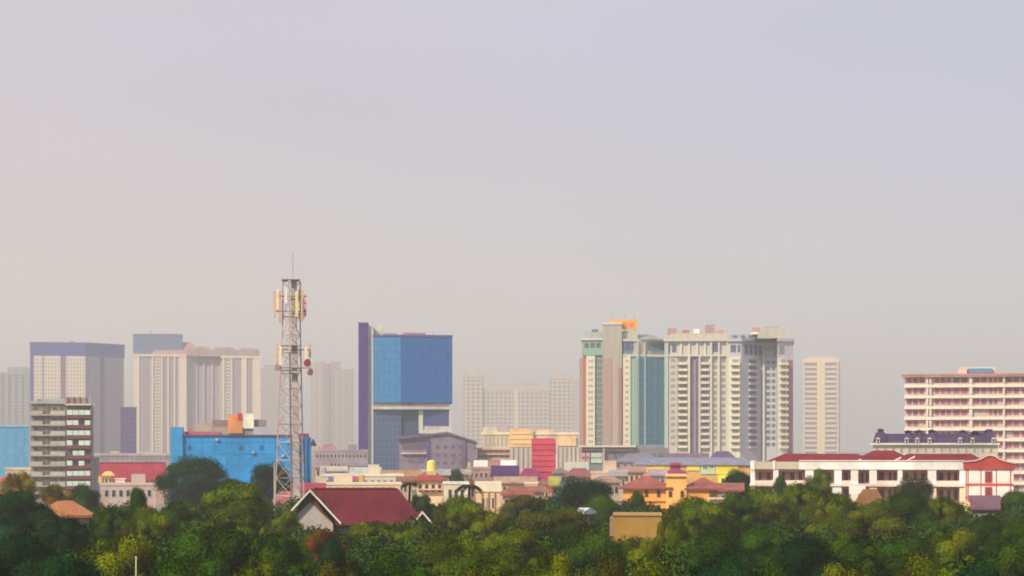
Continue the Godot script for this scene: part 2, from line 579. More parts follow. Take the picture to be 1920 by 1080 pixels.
	for q in [[907, 964, -3.0, 732], [972, 1031, -3.0, 732], [869, 906, 0.0, 708], [1032, 1076, 0.0, 712]]:
		storeys(B, front(B, q[2]), q[0], q[1], q[3], 850, int((850 - q[3]) / 7.6), 0.5, 0.5, hw)
		piers(B, front(B, q[2]), q[0], q[1], q[3], 850, int((q[1] - q[0]) / 7.5), 0.42, 0.56, hw)
	fb(B, front(B), "corner_pier", 1076, 1086, 711, G, 0, 0.9, mt(0.45, 0.42, 0.4, "streak"))

func f_at(B: Dictionary) -> Dictionary:
	return front(B)

# thin aerials and small plant rooms on a roof
func roof_bits(B: Dictionary, p0: float, p1: float, y: float, z: float, n: int):
	for i in n:
		var p := rng.randf_range(p0, p1)
		if rng.randf() < 0.45:
			fb(B, front(B, z), "roof_aerial", p, p + 0.9, y - rng.randf_range(4, 9), y, -0.2, 0.2, mt(0.34, 0.32, 0.34, "plain"))
		else:
			var g := rng.randf_range(0.3, 0.5)
			fb(B, front(B, z - i * 0.07), "roof_unit", p, p + rng.randf_range(2.5, 7), y - rng.randf_range(1.2, 3.2), y, -3, 0.2, mt(snappedf(g, 0.1), snappedf(g * 0.95, 0.1), snappedf(g * 0.9, 0.1), "stain"))

# ==================================================================== blue glass tower
func glass_tower():
	var B := site("office_tower", "tall blue glass office tower with a dark purple fin and white frames", "tower", 1000, 765)
	var f := front(B)
	var white := mt(0.52, 0.55, 0.52, "streak", 0.7)
	var g1 := mt(0.02, 0.2, 0.46, "grain", 0.45)
	var g2 := mt(0.006, 0.08, 0.3, "glass", 0.4)
	var g3 := mt(0.04, 0.09, 0.2, "glass", 0.35)
	var g4 := mt(0.015, 0.055, 0.13, "glass", 0.35)
	var deep := mt(0.05, 0.03, 0.18, "grain", 0.5)
	fb(B, f, "fin_wall", 672.5, 690, 607, G, -22, 2.2, deep)
	fb(B, f, "fin_coping", 672, 690.5, 605.3, 607.3, -22.3, 2.5, mt(0.14, 0.12, 0.24, "grain"))
	fb(B, f, "edge_wall", 690, 700, 612, G, -20, 0.6, white)
	fb(B, f, "rear_wall", 699, 716, 609, 632, -18, -9, mt(0.6, 0.58, 0.46, "stain"))
	# upper box: two glass planes meeting in a shallow corner
	prism(B, "upper_box", [[700, 3.0], [752, 4.2], [848, 1.2], [848, -20], [700, -20]], 632, 756, g2)
	var fa := face(B, 700, 3.0, 752, 4.2)
	var fc := face(B, 752, 4.2, 848, 1.2)
	for i in 5:
		for k in 9:
			var x0 := 700.6 + i * 10.25
			var y0 := 634.0 + k * 13.5
			fb(B, fa, "glass_panel", x0, x0 + 9.95, y0, y0 + 13.1, 0.0, 0.1 + 0.03 * ((i * 7 + k * 3) % 3), g1)
	for i in 9:
		for k in 9:
			var x0 := 752.6 + i * 10.55
			var y0 := 634.0 + k * 13.5
			fb(B, fc, "glass_panel", x0, x0 + 10.25, y0, y0 + 13.1, 0.0, 0.1 + 0.03 * ((i * 5 + k * 3) % 3), mt(0.002 + 0.002 * ((i + k * 2) % 3), 0.11, 0.36, "grain", 0.45))
	prism(B, "upper_coping", [[699.5, 3.3], [752, 4.5], [848.6, 1.5], [848.6, -20.3], [699.5, -20.3]], 628.5, 632.2, mt(0.09, 0.09, 0.26, "grain"))
	fb(B, f, "roof_plant", 718, 744, 624, 628.5, -14, -4, mt(0.3, 0.28, 0.38, "stain"))
	fb(B, f, "roof_plant", 756, 798, 623, 628.5, -14, -3, mt(0.34, 0.15, 0.22, "stain"))
	# white transfer floor and lower part
	prism(B, "transfer_floor", [[699.6, 2.6], [752, 3.4], [843, 1.0], [843, -19.5], [699.6, -19.5]], 756, 761, mt(0.24, 0.2, 0.2, "stain"))
	prism(B, "white_band", [[699.4, 3.4], [752, 4.6], [844, 1.6], [844, -19.8], [699.4, -19.8]], 762, 768, mt(0.46, 0.48, 0.47, "stain"))
	fb(B, f, "lower_box", 700, 752, 769, G, -19, 1.6, g3)
	fb(B, f, "lower_wing", 752, 843, 769, G, -19, 0.2, g4)
	var st := joined()
	for i in 8:
		jb(st, B, f, 700 + i * 7.3, 700.7 + i * 7.3, 769, 884, 1.6, 1.72)
	for k in 9:
		jb(st, B, f, 700, 752, 781 + k * 12.5, 781.7 + k * 12.5, 1.6, 1.7)
	jdone(st, B, "mullions", mt(0.18, 0.22, 0.36, "plain"))
	var st2 := joined()
	for i in 5:
		jb(st2, B, f, 757 + i * 6.6, 757.6 + i * 6.6, 769, 818, 0.2, 0.32)
	for k in 4:
		jb(st2, B, f, 752, 785, 781 + k * 12.5, 781.7 + k * 12.5, 0.2, 0.3)
	jdone(st2, B, "mullions", mt(0.1, 0.16, 0.26, "plain"))
	fb(B, f, "frame_post", 785, 793, 769, 812, 0.2, 1.5, white)
	fb(B, f, "frame_post", 842, 847, 769, 815, -10, 1.3, white)
	fb(B, f, "frame_sill", 785, 848, 806, 813, 0.2, 1.7, white)
	fb(B, f, "slanted_blind", 793, 842, 799, 806, 0.2, 0.9, mt(0.5, 0.44, 0.44, "stain"))
	fb(B, f, "framed_glass", 793, 842, 772, 799, 0.2, 0.6, mt(0.05, 0.07, 0.25, "glass", 0.3))

	roof_bits(B, 705, 840, 628.5, -5, 7)
	# mauve low building in front of it
	B = site("office_block", "mauve grey low building with a sloping roof in front of the blue glass tower", "building", 880, 820)
	f = front(B)
	var mv := mt(0.22, 0.17, 0.24, "stain")
	var mv2 := mt(0.13, 0.1, 0.18, "stain")
	fb(B, f, "wall", 748, 806, 822, G, -16, 0, mv)
	plate(B, "side_wall", [[806, 815], [838, 812], [872, 822], [893, 830], [893, 925], [806, 925]], -18, 0.8, mt(0.2, 0.16, 0.23, "stain"))
	plate(B, "roof_edge", [[744, 824], [748, 818], [806, 813.5], [838, 809.5], [872, 820], [895, 828], [895, 831.5], [872, 823.5], [838, 813.5], [806, 817], [752, 823]], -18.5, 1.8, mv2)
	fb(B, f, "balcony", 752, 800, 848, 851.5, 0, 1.2, mt(0.5, 0.43, 0.44, "stain"))
	fb(B, f, "loggia", 754, 800, 828, 842, 0, 0.12, mv2)
	for q in [[765, 776], [782, 796]]:
		fb(B, f, "window", q[0], q[1], 856, 868, 0, 0.1, mt(0.12, 0.11, 0.17, "glass", 0.4))
	fb(B, f, "corner_slot", 801, 808, 826, G, 0, 0.95, mt(0.08, 0.06, 0.19, "stain"))
	for i in 4:
		for k in 3:
			window(B, front(B, 0.8), 816 + i * 14.5, 825 + i * 14.5, 834 + k * 15, 842 + k * 15, mt(0.3, 0.23, 0.28, "plain"), mt(0.1, 0.085, 0.16, "glass", 0.4))
	fb(B, f, "corner_pier", 866, 873, 826, G, 0.8, 1.5, mv2)

# ==================================================================== the cluster of tall flats
func right_towers():
	var dark := mt(0.11, 0.11, 0.13, "glass", 0.35)
	var cr := mt(0.68, 0.66, 0.53, "streak")
	var gr := mt(0.42, 0.43, 0.41, "streak")
	var pale := mt(0.6, 0.6, 0.56, "streak")
	# --- A: coloured tower with the orange sign
	var B := site("residential_tower", "tower with orange rooftop sign, cream strips and a blue glass corner", "tower", 1100, 1167)
	var f := front(B)
	var green := mt(0.24, 0.42, 0.37, "streak", 0.6)
	var taupe := mt(0.42, 0.37, 0.33, "streak")
	prism(B, "wall", [[1090, 0], [1195, 0], [1247, -6], [1247, -30], [1090, -30]], 634, G, gr)
	fb(B, f, "edge_pier", 1086.5, 1093, 672, G, -14, 0.5, mt(0.36, 0.27, 0.27, "streak"))
	fb(B, f, "red_strip", 1093, 1099, 670, 836, 0, 0.5, mt(0.42, 0.12, 0.1, "streak"))
	fb(B, f, "cream_bay", 1099, 1115.5, 667, 836, 0, 1.5, cr)
	fb(B, f, "glass_bay", 1115.5, 1130, 667, 836, 0, 0.4, mt(0.16, 0.2, 0.2, "glass", 0.4))
	fb(B, f, "central_shaft", 1130, 1166, 609, G, 0, 2.4, mt(0.4, 0.38, 0.32, "streak"))
	fb(B, f, "shaft_cap", 1129, 1167, 605, 609.2, -5, 2.8, pale)
	fb(B, f, "brown_panel", 1131.5, 1147, 672, 836, 2.4, 2.7, mt(0.4, 0.28, 0.25, "streak"))
	fb(B, f, "brown_panel", 1150, 1159, 672, 836, 2.4, 2.7, taupe)
	fb(B, f, "red_strip", 1161, 1165.5, 690, 836, 2.4, 2.75, mt(0.38, 0.16, 0.13, "streak"))
	fb(B, f, "cream_bay", 1168, 1182, 667, 836, 0, 1.9, cr)
	fb(B, f, "green_bay", 1182, 1195, 672, 836, 0, 1.1, green)
	var fbg := face(B, 1195, 0, 1247, -6)
	var bl := mt(0.025, 0.18, 0.31, "glass", 0.4)
	for i in 4:
		for k in 14:
			fb(B, fbg, "glass_panel", 1196 + i * 12.6, 1207.4 + i * 12.6, 672 + k * 11.7, 683 + k * 11.7, 0, 0.5 + 0.05 * ((i + k) % 2), bl)
	for q in [1195, 1208, 1246]:
		fb(B, fbg, "mullion_fin", q - 0.8, q + 0.8, 640, 838, 0, 1.1, mt(0.4, 0.47, 0.45, "streak"))
	for q in [[1099.2, 1115.3, 1.5], [1168.2, 1181.8, 1.9]]:
		var st := joined()
		for k in 14:
			jb(st, B, f, q[0] + 4, q[1] - 3, 675 + k * 11.6, 679.5 + k * 11.6, q[2], q[2] + 0.08)
		jdone(st, B, "windows", mt(0.42, 0.4, 0.3, "glass", 0.5))
	for q in [[1115.6, 1129.6, 0.4], [1182.2, 1194, 1.1]]:
		var st := joined()
		for k in 15:
			jb(st, B, f, q[0], q[1], 672 + k * 11.2, 673.6 + k * 11.2, q[2], q[2] + 0.12)
		jdone(st, B, "floor_bands", mt(0.33, 0.42, 0.39, "plain"))
	# crown
	fb(B, f, "crown_storey", 1092, 1130, 638, 666, 0, 1.3, green)
	for q in [1096, 1107, 1118]:
		fb(B, f, "crown_window", q, q + 8, 643, 652, 1.3, 1.4, dark)
	fb(B, f, "cornice", 1088, 1131, 634, 638, -4, 2.2, pale)
	fb(B, f, "setback", 1096, 1128, 622, 634, -18, -2, mt(0.36, 0.42, 0.37, "streak"))
	fb(B, f, "roof_block", 1109, 1121, 616, 622, -12, -6, mt(0.14, 0.15, 0.25, "stain"))
	var fcr := face(B, 1168, 0.9, 1247, -6)
	fb(B, fcr, "crown_storey", 1168.5, 1246, 640, 664, -4, 0.7, mt(0.13, 0.23, 0.31, "glass", 0.35))
	for i in 6:
		fb(B, fcr, "crown_window", 1171 + i * 12.6, 1181 + i * 12.6, 643, 657, 0.7, 0.8, mt(0.06, 0.13, 0.22, "glass", 0.3))
	fb(B, fcr, "cornice", 1167, 1248, 664, 668.5, -4, 1.6, pale)
	fb(B, fcr, "cornice", 1167, 1248, 636, 640.2, -6, 1.5, pale)
	roof(B, "roof", 1166, 1249, -26, 0, 636, 623, true, 8.0, mt(0.3, 0.36, 0.36, "stain"))
	fb(B, f, "setback", 1150, 1196, 620, 636, -14, -1, mt(0.48, 0.46, 0.34, "streak"))
	# sign
	var sg := fb(B, f, "rooftop_sign", 1144, 1195, 599, 617, -2.5, -1.2, mt(0.85, 0.36, 0.03, "grain", 0.6))
	sg.set_meta("label", "orange sign panel on the roof")
	for q in [[1152, 1160], [1166, 1176], [1180, 1190]]:
		fb(B, f, "sign_mark", q[0], q[1], 604, 613, -1.2, -1.1, mt(0.72, 0.22, 0.03, "plain"), sg)
	for q in [[1146, 590], [1160, 594], [1172, 588], [1190, 591]]:
		fb(B, f, "antenna_pole", q[0] - 0.7, q[0] + 0.7, q[1], 620, -3.4, -3.0, mt(0.42, 0.34, 0.34, "plain"))
	# --- B: pale tower with balconies
	B = site("residential_tower", "middle pale tower of the cluster with balcony columns and a dark central slot", "tower", 1085, 1307)
	f = front(B)
	var wallb := mt(0.53, 0.52, 0.47, "streak")
	fb(B, f, "wall", 1246, 1367, 638, G, -30, -0.02, wallb)
	fb(B, f, "corner_bay", 1246, 1253, 640, G, 0, 1.2, mt(0.42, 0.5, 0.45, "streak"))
	fb(B, f, "corner_bay", 1254.5, 1270, 668, G, 0, 0.7, mt(0.54, 0.5, 0.47, "streak"))
	fb(B, f, "slot_recess", 1294, 1310, 668, G, 0, 0.25, mt(0.17, 0.14, 0.24, "stain"))
	fb(B, f, "slot_fin", 1301.5, 1305, 676, G, 0.25, 0.9, mt(0.3, 0.23, 0.27, "streak"))
	fb(B, f, "pier", 1290, 1294, 668, G, 0, 1.6, mt(0.66, 0.62, 0.44, "streak"))
	fb(B, f, "pier", 1310, 1313, 668, G, 0, 1.6, pale)
	fb(B, f, "pier", 1331, 1335, 640, G, 0, 1.3, pale)
	fb(B, f, "pier", 1346, 1349.5, 640, G, 0, 1.3, pale)
	fb(B, f, "pier", 1362, 1367, 640, G, 0, 1.3, pale)
	for k in 14:
		var y := 673 + k * 12.0
		for q in [[1271, 1289, cr], [1314, 1330, pale]]:
			var mm: Material = q[2]
			var bal := fb(B, f, "balcony", q[0], q[1], y + 6.2, y + 9.8, 0, 1.7, mm)
			fb(B, f, "balcony_slab", q[0] - 0.4, q[1] + 0.4, y + 9.8, y + 10.9, 0, 1.9, pale, bal)
			fb(B, f, "window", q[0] + 2, q[1] - 2, y - 0.3, y + 6.0, 0, 0.1, mt(0.2, 0.18, 0.17, "glass", 0.4))
		for q in [[1337, 1344], [1352, 1360]]:
			fb(B, f, "window", q[0], q[1], y, y + 6.5, 0, 0.12, mt(0.26, 0.25, 0.24, "glass", 0.4))
		fb(B, f, "window", 1258, 1266, y, y + 5.5, 0.7, 0.8, mt(0.3, 0.27, 0.25, "glass", 0.4))
	fb(B, f, "cornice", 1244, 1369, 635, 640, -30.3, 2.0, mt(0.52, 0.55, 0.5, "streak"))
	fb(B, f, "string_course", 1246, 1367, 665.5, 668.3, 0, 1.4, pale)
	for q in [[1249, 1256], [1260, 1268], [1337, 1350]]:
		fb(B, f, "attic_window", q[0], q[1], 645, 660, 0, 0.14, mt(0.09, 0.11, 0.2, "glass", 0.35))
	for q in [1275, 1290, 1305, 1320]:
		fb(B, f, "attic_pilaster", q, q + 4, 640, 665.5, 0, 0.8, pale)
	fb(B, f, "attic_storey", 1256, 1360, 624, 635, -22, -4, mt(0.5, 0.44, 0.38, "streak"))
	for q in [[1251, 1268, 613, 624, mt(0.42, 0.26, 0.25, "stain")], [1279, 1292, 617, 624, mt(0.3, 0.19, 0.19, "stain")], [1300, 1312, 615, 624, mt(0.8, 0.76, 0.7, "stain")], [1322, 1341, 607, 624, mt(0.42, 0.29, 0.29, "stain")], [1344, 1358, 618, 624, mt(0.48, 0.3, 0.22, "stain")]]:
		var mm: Material = q[4]
		fb(B, f, "roof_block", q[0], q[1], q[2], q[3], -14, -6, mm)
	roof_bits(B, 1258, 1355, 624, -6, 8)
	# --- C: shaded tower with a rounded top
	B = site("residential_tower", "third tower of the cluster with a rounded roof and dark shaded flank", "tower", 1068, 1430)
	f = front(B)
	var shade_tone := mt(0.48, 0.49, 0.57, "streak")  # shade of the turned faces is put into this bluish colour
	prism(B, "wall", [[1367, 0], [1390, 0], [1428, -11], [1456, -11], [1458, 0], [1487, -4], [1487, -32], [1367, -32]], 636, G, shade_tone)
	var f_l := front(B)
	var f_s := face(B, 1390, 0, 1428, -11)
	var f_m := face(B, 1428, -11, 1456, -11)
	var f_r := face(B, 1458, 0, 1487, -4)
	fb(B, f_l, "bay_wall", 1367, 1388, 670, G, 0, 0.6, cr)
	fb(B, f_r, "bay_wall", 1458, 1474.5, 672, G, 0, 0.6, cr)
	fb(B, f_r, "red_strip", 1475.5, 1486, 675, G, 0, 0.5, mt(0.32, 0.15, 0.2, "streak"))
	fb(B, f_m, "pale_pier", 1430, 1434, 662, G, 0, 1.4, mt(0.55, 0.55, 0.55, "streak"))
	for k in 14:
		var y := 674 + k * 12.0
		for q in [[1370, 1387, f_l], [1460, 1474, f_r]]:
			var ff: Dictionary = q[2]
			var bal := fb(B, ff, "balcony", q[0], q[1], y + 5.8, y + 9.6, 0.6, 2.0, cr)
			fb(B, ff, "balcony_slab", q[0] - 0.4, q[1] + 0.3, y + 9.6, y + 10.8, 0.6, 2.2, pale, bal)
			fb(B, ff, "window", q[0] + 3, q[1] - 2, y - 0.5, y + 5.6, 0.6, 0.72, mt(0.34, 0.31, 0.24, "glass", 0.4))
		var b2 := fb(B, f_s, "balcony", 1403, 1419, y + 6, y + 9.6, 0, 1.2, mt(0.42, 0.4, 0.45, "streak"))  # flank balconies in a shaded copy of the cream
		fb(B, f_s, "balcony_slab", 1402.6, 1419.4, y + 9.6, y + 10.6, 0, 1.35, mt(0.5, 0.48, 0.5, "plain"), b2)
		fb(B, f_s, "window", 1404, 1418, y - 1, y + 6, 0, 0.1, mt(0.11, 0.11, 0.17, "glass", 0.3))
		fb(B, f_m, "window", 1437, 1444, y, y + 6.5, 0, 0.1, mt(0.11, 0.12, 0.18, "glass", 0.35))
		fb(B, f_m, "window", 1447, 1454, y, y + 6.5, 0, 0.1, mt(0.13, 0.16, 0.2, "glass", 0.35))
	prism(B, "crown", [[1364, 1.0], [1391, 1.0], [1429, -9.6], [1456, -9.6], [1457, 1.4], [1490, -3], [1490, -32.6], [1364, -32.6]], 634, 640, mt(0.45, 0.48, 0.5, "streak"))
	for q in [[1370, 1380], [1383, 1388]]:
		fb(B, f_l, "attic_window", q[0], q[1], 646, 660, 0, 0.12, mt(0.1, 0.11, 0.2, "glass", 0.3))
	for q in [1396, 1405, 1414, 1422]:
		fb(B, f_s, "attic_window", q, q + 5.5, 645, 664, 0, 0.12, mt(0.08, 0.1, 0.2, "glass", 0.3))
	fb(B, f_m, "attic_balcony", 1429, 1452, 655, 665, 0, 1.6, mt(0.42, 0.42, 0.46, "streak"))
	fb(B, f_r, "attic_window", 1461, 1470, 648, 664, 0, 0.12, mt(0.2, 0.25, 0.27, "glass", 0.3))
	fb(B, f, "setback", 1368, 1432, 626, 634, -26, -5, mt(0.33, 0.36, 0.42, "streak"))
	for q in [1374, 1389, 1403, 1416]:
		fb(B, front(B, -5), "attic_window", q, q + 8, 627.5, 632.5, 0, 0.12, mt(0.1, 0.12, 0.24, "glass", 0.3))
	var dome := []
	for i in 15:
		var a := PI * i / 14.0
		dome.append([1449 - 29 * cos(a), 634 - 21 * pow(sin(a), 0.7)])
	plate(B, "rounded_roof", dome, -24, -2.5, mt(0.46, 0.45, 0.38, "streak"))
	fb(B, f, "white_ledge", 1408, 1428, 622, 626, -14, -3, mt(0.75, 0.74, 0.7, "stain"))
	fb(B, f, "roof_block", 1410, 1426, 612, 622, -14, -6, mt(0.42, 0.25, 0.27, "stain"))
	fb(B, f, "roof_block", 1434, 1462, 610.5, 616, -20, -8, mt(0.52, 0.36, 0.24, "stain"))

	# --- podium and low structures at the foot of the cluster
	B = site("podium_building", "grey podium with a thin pale ledge and mint panel below the tower with orange sign", "building", 1020, 1168)
	f = front(B)
	fb(B, f, "wall", 1088, 1252, 840, G, -30, 0, mt(0.2, 0.2, 0.23, "stain"))
	fb(B, f, "ledge", 1084, 1192, 835, 838.5, -30, 2.4, mt(0.62, 0.6, 0.5, "streak"))
	fb(B, f, "dark_fascia", 1086, 1190, 838.5, 845, -29, 1.5, mt(0.16, 0.1, 0.1, "stain"))
	fb(B, f, "roof_plant", 1196, 1245, 834, 840, -20, -4, mt(0.2, 0.25, 0.3, "stain"))
	fb(B, f, "mint_panel", 1108, 1129, 849, 868, 0, 0.6, mt(0.42, 0.64, 0.56, "grain"))
	for q in [[1090, 1097], [1099, 1106]]:
		for k in 2:
			fb(B, f, "window", q[0], q[1], 848 + k * 11, 856 + k * 11, 0, 0.5, mt(0.6, 0.4, 0.37, "stain"))
	fb(B, f, "red_band", 1088, 1130, 857, 859.5, 0, 0.7, mt(0.5, 0.16, 0.16, "stain"))
	fb(B, f, "pier", 1130, 1134, 838, G, 0, 1.8, mt(0.44, 0.4, 0.38, "stain"))
	for i in 8:
		fb(B, f, "window", 1150 + i * 12, 1158 + i * 12, 850, 860, 0, 0.12, mt(0.08, 0.11, 0.16, "glass", 0.35))

# ==================================================================== slim tower
func slim_tower():
	var B := site("apartment_tower", "slim cream tower with a yellow central stripe standing alone in the haze", "tower", 1750, 1540)
	var f := front(B)
	var c := mt(0.7, 0.6, 0.48, "streak")
	prism(B, "wall", [[1506, -3], [1509, 0], [1571, 0], [1575, -4], [1575, -26], [1506, -26]], 678, G, mt(0.2, 0.15, 0.16, "glass", 0.5))
	fb(B, f, "crown", 1505, 1573, 672, 680, -26.4, 1.0, mt(0.78, 0.66, 0.5, "streak"))
	fb(B, f, "roof_block", 1516, 1564, 667, 672, -18, -5, mt(0.6, 0.46, 0.42, "stain"))
	fb(B, f, "stripe_wall", 1532, 1547, 680, G, 0, 1.4, mt(0.82, 0.68, 0.4, "streak"))
	fb(B, f, "stripe_rib", 1538.5, 1540.5, 680, G, 1.4, 1.9, mt(0.72, 0.6, 0.42, "streak"))
	fb(B, f, "corner_pier", 1506, 1509, 680, G, -2.5, 0.7, c)
	fb(B, f, "corner_pier", 1569, 1573, 680, G, -2.5, 0.7, mt(0.66, 0.52, 0.45, "streak"))
	for k in 19:
		var y := 684.5 + k * 9.2
		fb(B, f, "balcony", 1509.5, 1531.5, y + 1.2, y + 5.8, 0, 1.1, c)
		fb(B, f, "balcony", 1547.5, 1568.5, y + 1.2, y + 5.8, 0, 1.1, c)

# ==================================================================== blocks at the right edge
func right_blocks():
	# --- hospital-like slab
	var B := site("apartment_block", "long multi-storey block with white floor bands and red windows at the right edge", "building", 640, 1850)
	var f := front(B)
	var band := mt(0.74, 0.7, 0.62, "streak")
	var wall := mt(0.58, 0.46, 0.45, "stain")
	var wr := mt(0.34, 0.11, 0.16, "glass", 0.4)
	var wd := mt(0.22, 0.1, 0.15, "glass", 0.3)
	var wc := mt(0.55, 0.45, 0.42, "glass", 0.5)
	fb(B, f, "wall", 1696, 2004, 703, G, -16, 0, wall)
	fb(B, f, "roof_slab", 1689, 2011, 700.5, 703.5, -17.5, 2.2, mt(0.55, 0.22, 0.22, "stain"))
	fb(B, f, "roof_edge", 1689.5, 2010.5, 703.5, 706, -17.2, 1.9, mt(0.7, 0.6, 0.54, "stain"))
	for k in 11:
		var y := 706 + k * 20.3
		if k > 0:
			fb(B, f, "floor_band", 1694, 2006, y - 5.4, y - 0.2, -16.4, 1.3, band)
			fb(B, f, "railing", 1694, 2006, y - 8.4, y - 7.7, 1.1, 1.25, mt(0.6, 0.5, 0.48, "plain"))
		for bay in [[1698, 1733, 3], [1751, 1784, 3], [1786, 1815, 2], [1825, 1851, 2], [1853, 1880, 3], [1885, 1912, 2], [1914, 1945, 3], [1951, 1998, 4]]:
			var n: int = bay[2]
			var w: float = (bay[1] - bay[0]) / float(n)
			for i in n:
				var q := rng.randi() % 7
				var gm: Material = wr if q < 4 else (wd if q < 6 else wc)
				var ww := fb(B, f, "window", bay[0] + w * i + 1.0, bay[0] + w * (i + 1) - 1.0, y + 1.2, y + 11.5, 0, 0.1, mt(0.6, 0.42, 0.42, "plain"))
				fb(B, f, "pane", bay[0] + w * i + 1.8, bay[0] + w * (i + 1) - 1.8, y + 2.0, y + 11.4, 0.05, 0.16, gm, ww)
	for q in [[1735.5, 1740], [1742, 1746], [1817, 1823], [1880.5, 1884], [1946, 1950]]:
		fb(B, f, "pier", q[0], q[1], 706, G, 0, 1.15, mt(0.68, 0.6, 0.54, "streak"))
	fb(B, f, "roof_house", 1796, 1868, 692.5, 700.5, -13, -3, mt(0.66, 0.56, 0.48, "stain"))
	fb(B, f, "roof_house_cap", 1805, 1866, 687.5, 692.7, -12.5, -3.5, mt(0.72, 0.62, 0.5, "stain"))
	fb(B, f, "blue_tank", 1815, 1861, 690, 698.5, -2.9, -1.6, mt(0.1, 0.24, 0.42, "grain", 0.5))
	fb(B, f, "roof_house", 1799, 1813, 687, 700.5, -2.8, -0.8, mt(0.62, 0.48, 0.44, "stain"))

	roof_bits(B, 1700, 1790, 700.5, -7, 5)
	roof_bits(B, 1872, 1915, 700.5, -7, 3)
	# --- mansard-roofed building
	B = site("mansard_building", "pale building with a lobed dark purple mansard roof and white dormers", "building", 480, 1752)
	f = front(B)
	var purple := mt(0.06, 0.035, 0.11, "roof", 0.7)
	var stone := mt(0.5, 0.49, 0.46, "stain")
	fb(B, f, "wall", 1636, 1870, 834, G, -14, 0, stone)
	fb(B, f, "eaves_cornice", 1631, 1874, 830.5, 834.2, -14.5, 0.8, mt(0.6, 0.58, 0.54, "stain"))
	# the mansard: sloped lower skirt, and lobed towers along it
	frustum(B, "mansard_roof", 1635, 1870, -14, 0.3, 831, 813, 1.2, purple)
	for q in [[1636, 1663, 805], [1692, 1712, 808], [1713, 1733, 807], [1736, 1758, 806.5], [1792, 1818, 807.5], [1822, 1834, 810], [1840, 1869, 806]]:
		frustum(B, "roof_lobe", q[0], q[1], -8, 0.6, 829, q[2], 1.1, purple)
		var lo := frustum(B, "roof_crest", q[0] + 7, q[1] - 7, -6.5, -1.0, q[2] + 1.5, q[2] - 1.8, 0.4, mt(0.09, 0.05, 0.14, "roof", 0.7))
		lo.set_meta("label", "small crest on the roof")
	for q in [1646, 1700, 1720, 1743, 1800, 1823, 1862]:
		var dm := fb(B, f, "dormer", q - 3.6, q + 3.6, 822.5, 830.6, -1.0, 0.95, mt(0.62, 0.6, 0.56, "stain"))
		fb(B, f, "dormer_window", q - 1.9, q + 1.9, 824.5, 830, 0.95, 1.02, mt(0.1, 0.09, 0.13, "glass", 0.3), dm)
		roof(B, "dormer_roof", q - 4.6, q + 4.6, -1.2, 1.25, 822.6, 819.6, false, 0.0, mt(0.5, 0.48, 0.46, "stain"), dm, 0.08)
	for i in 15:
		window(B, f, 1641 + i * 15.2, 1648 + i * 15.2, 839, 850, mt(0.6, 0.57, 0.52, "plain"), mt(0.3, 0.26, 0.24, "glass", 0.3))

func frustum(B: Dictionary, nm: String, p0: float, p1: float, z0: float, z1: float, yb: float, yt: float, inset: float, m: Material) -> MeshInstance3D:
	var x0: float = (p0 - B.c) * B.s
	var x1: float = (p1 - B.c) * B.s
	var b := yy(B, yb)
	var t := yy(B, yt)
	var lo := [Vector3(x0, b, z1), Vector3(x1, b, z1), Vector3(x1, b, z0), Vector3(x0, b, z0)]
	var h := (t - b)
	var mid := []
	var hi := []
	for v in lo:
		var sx := 1.0 if v.x < (x0 + x1) / 2 else -1.0
		var sz := 1.0 if v.z < (z0 + z1) / 2 else -1.0
		mid.append(Vector3(v.x + sx * inset * 0.45, b + h * 0.72, v.z + sz * inset * 0.45))
		hi.append(Vector3(v.x + sx * inset * 1.6, t, v.z + sz * inset * 1.6))
	var fs := [lo, hi]
	for i in 4:
		var j := (i + 1) % 4
		fs.append([lo[i], lo[j], mid[j], mid[i]])
		fs.append([mid[i], mid[j], hi[j], hi[i]])
	return put(B.r, nm, solid(fs), Transform3D(), m)

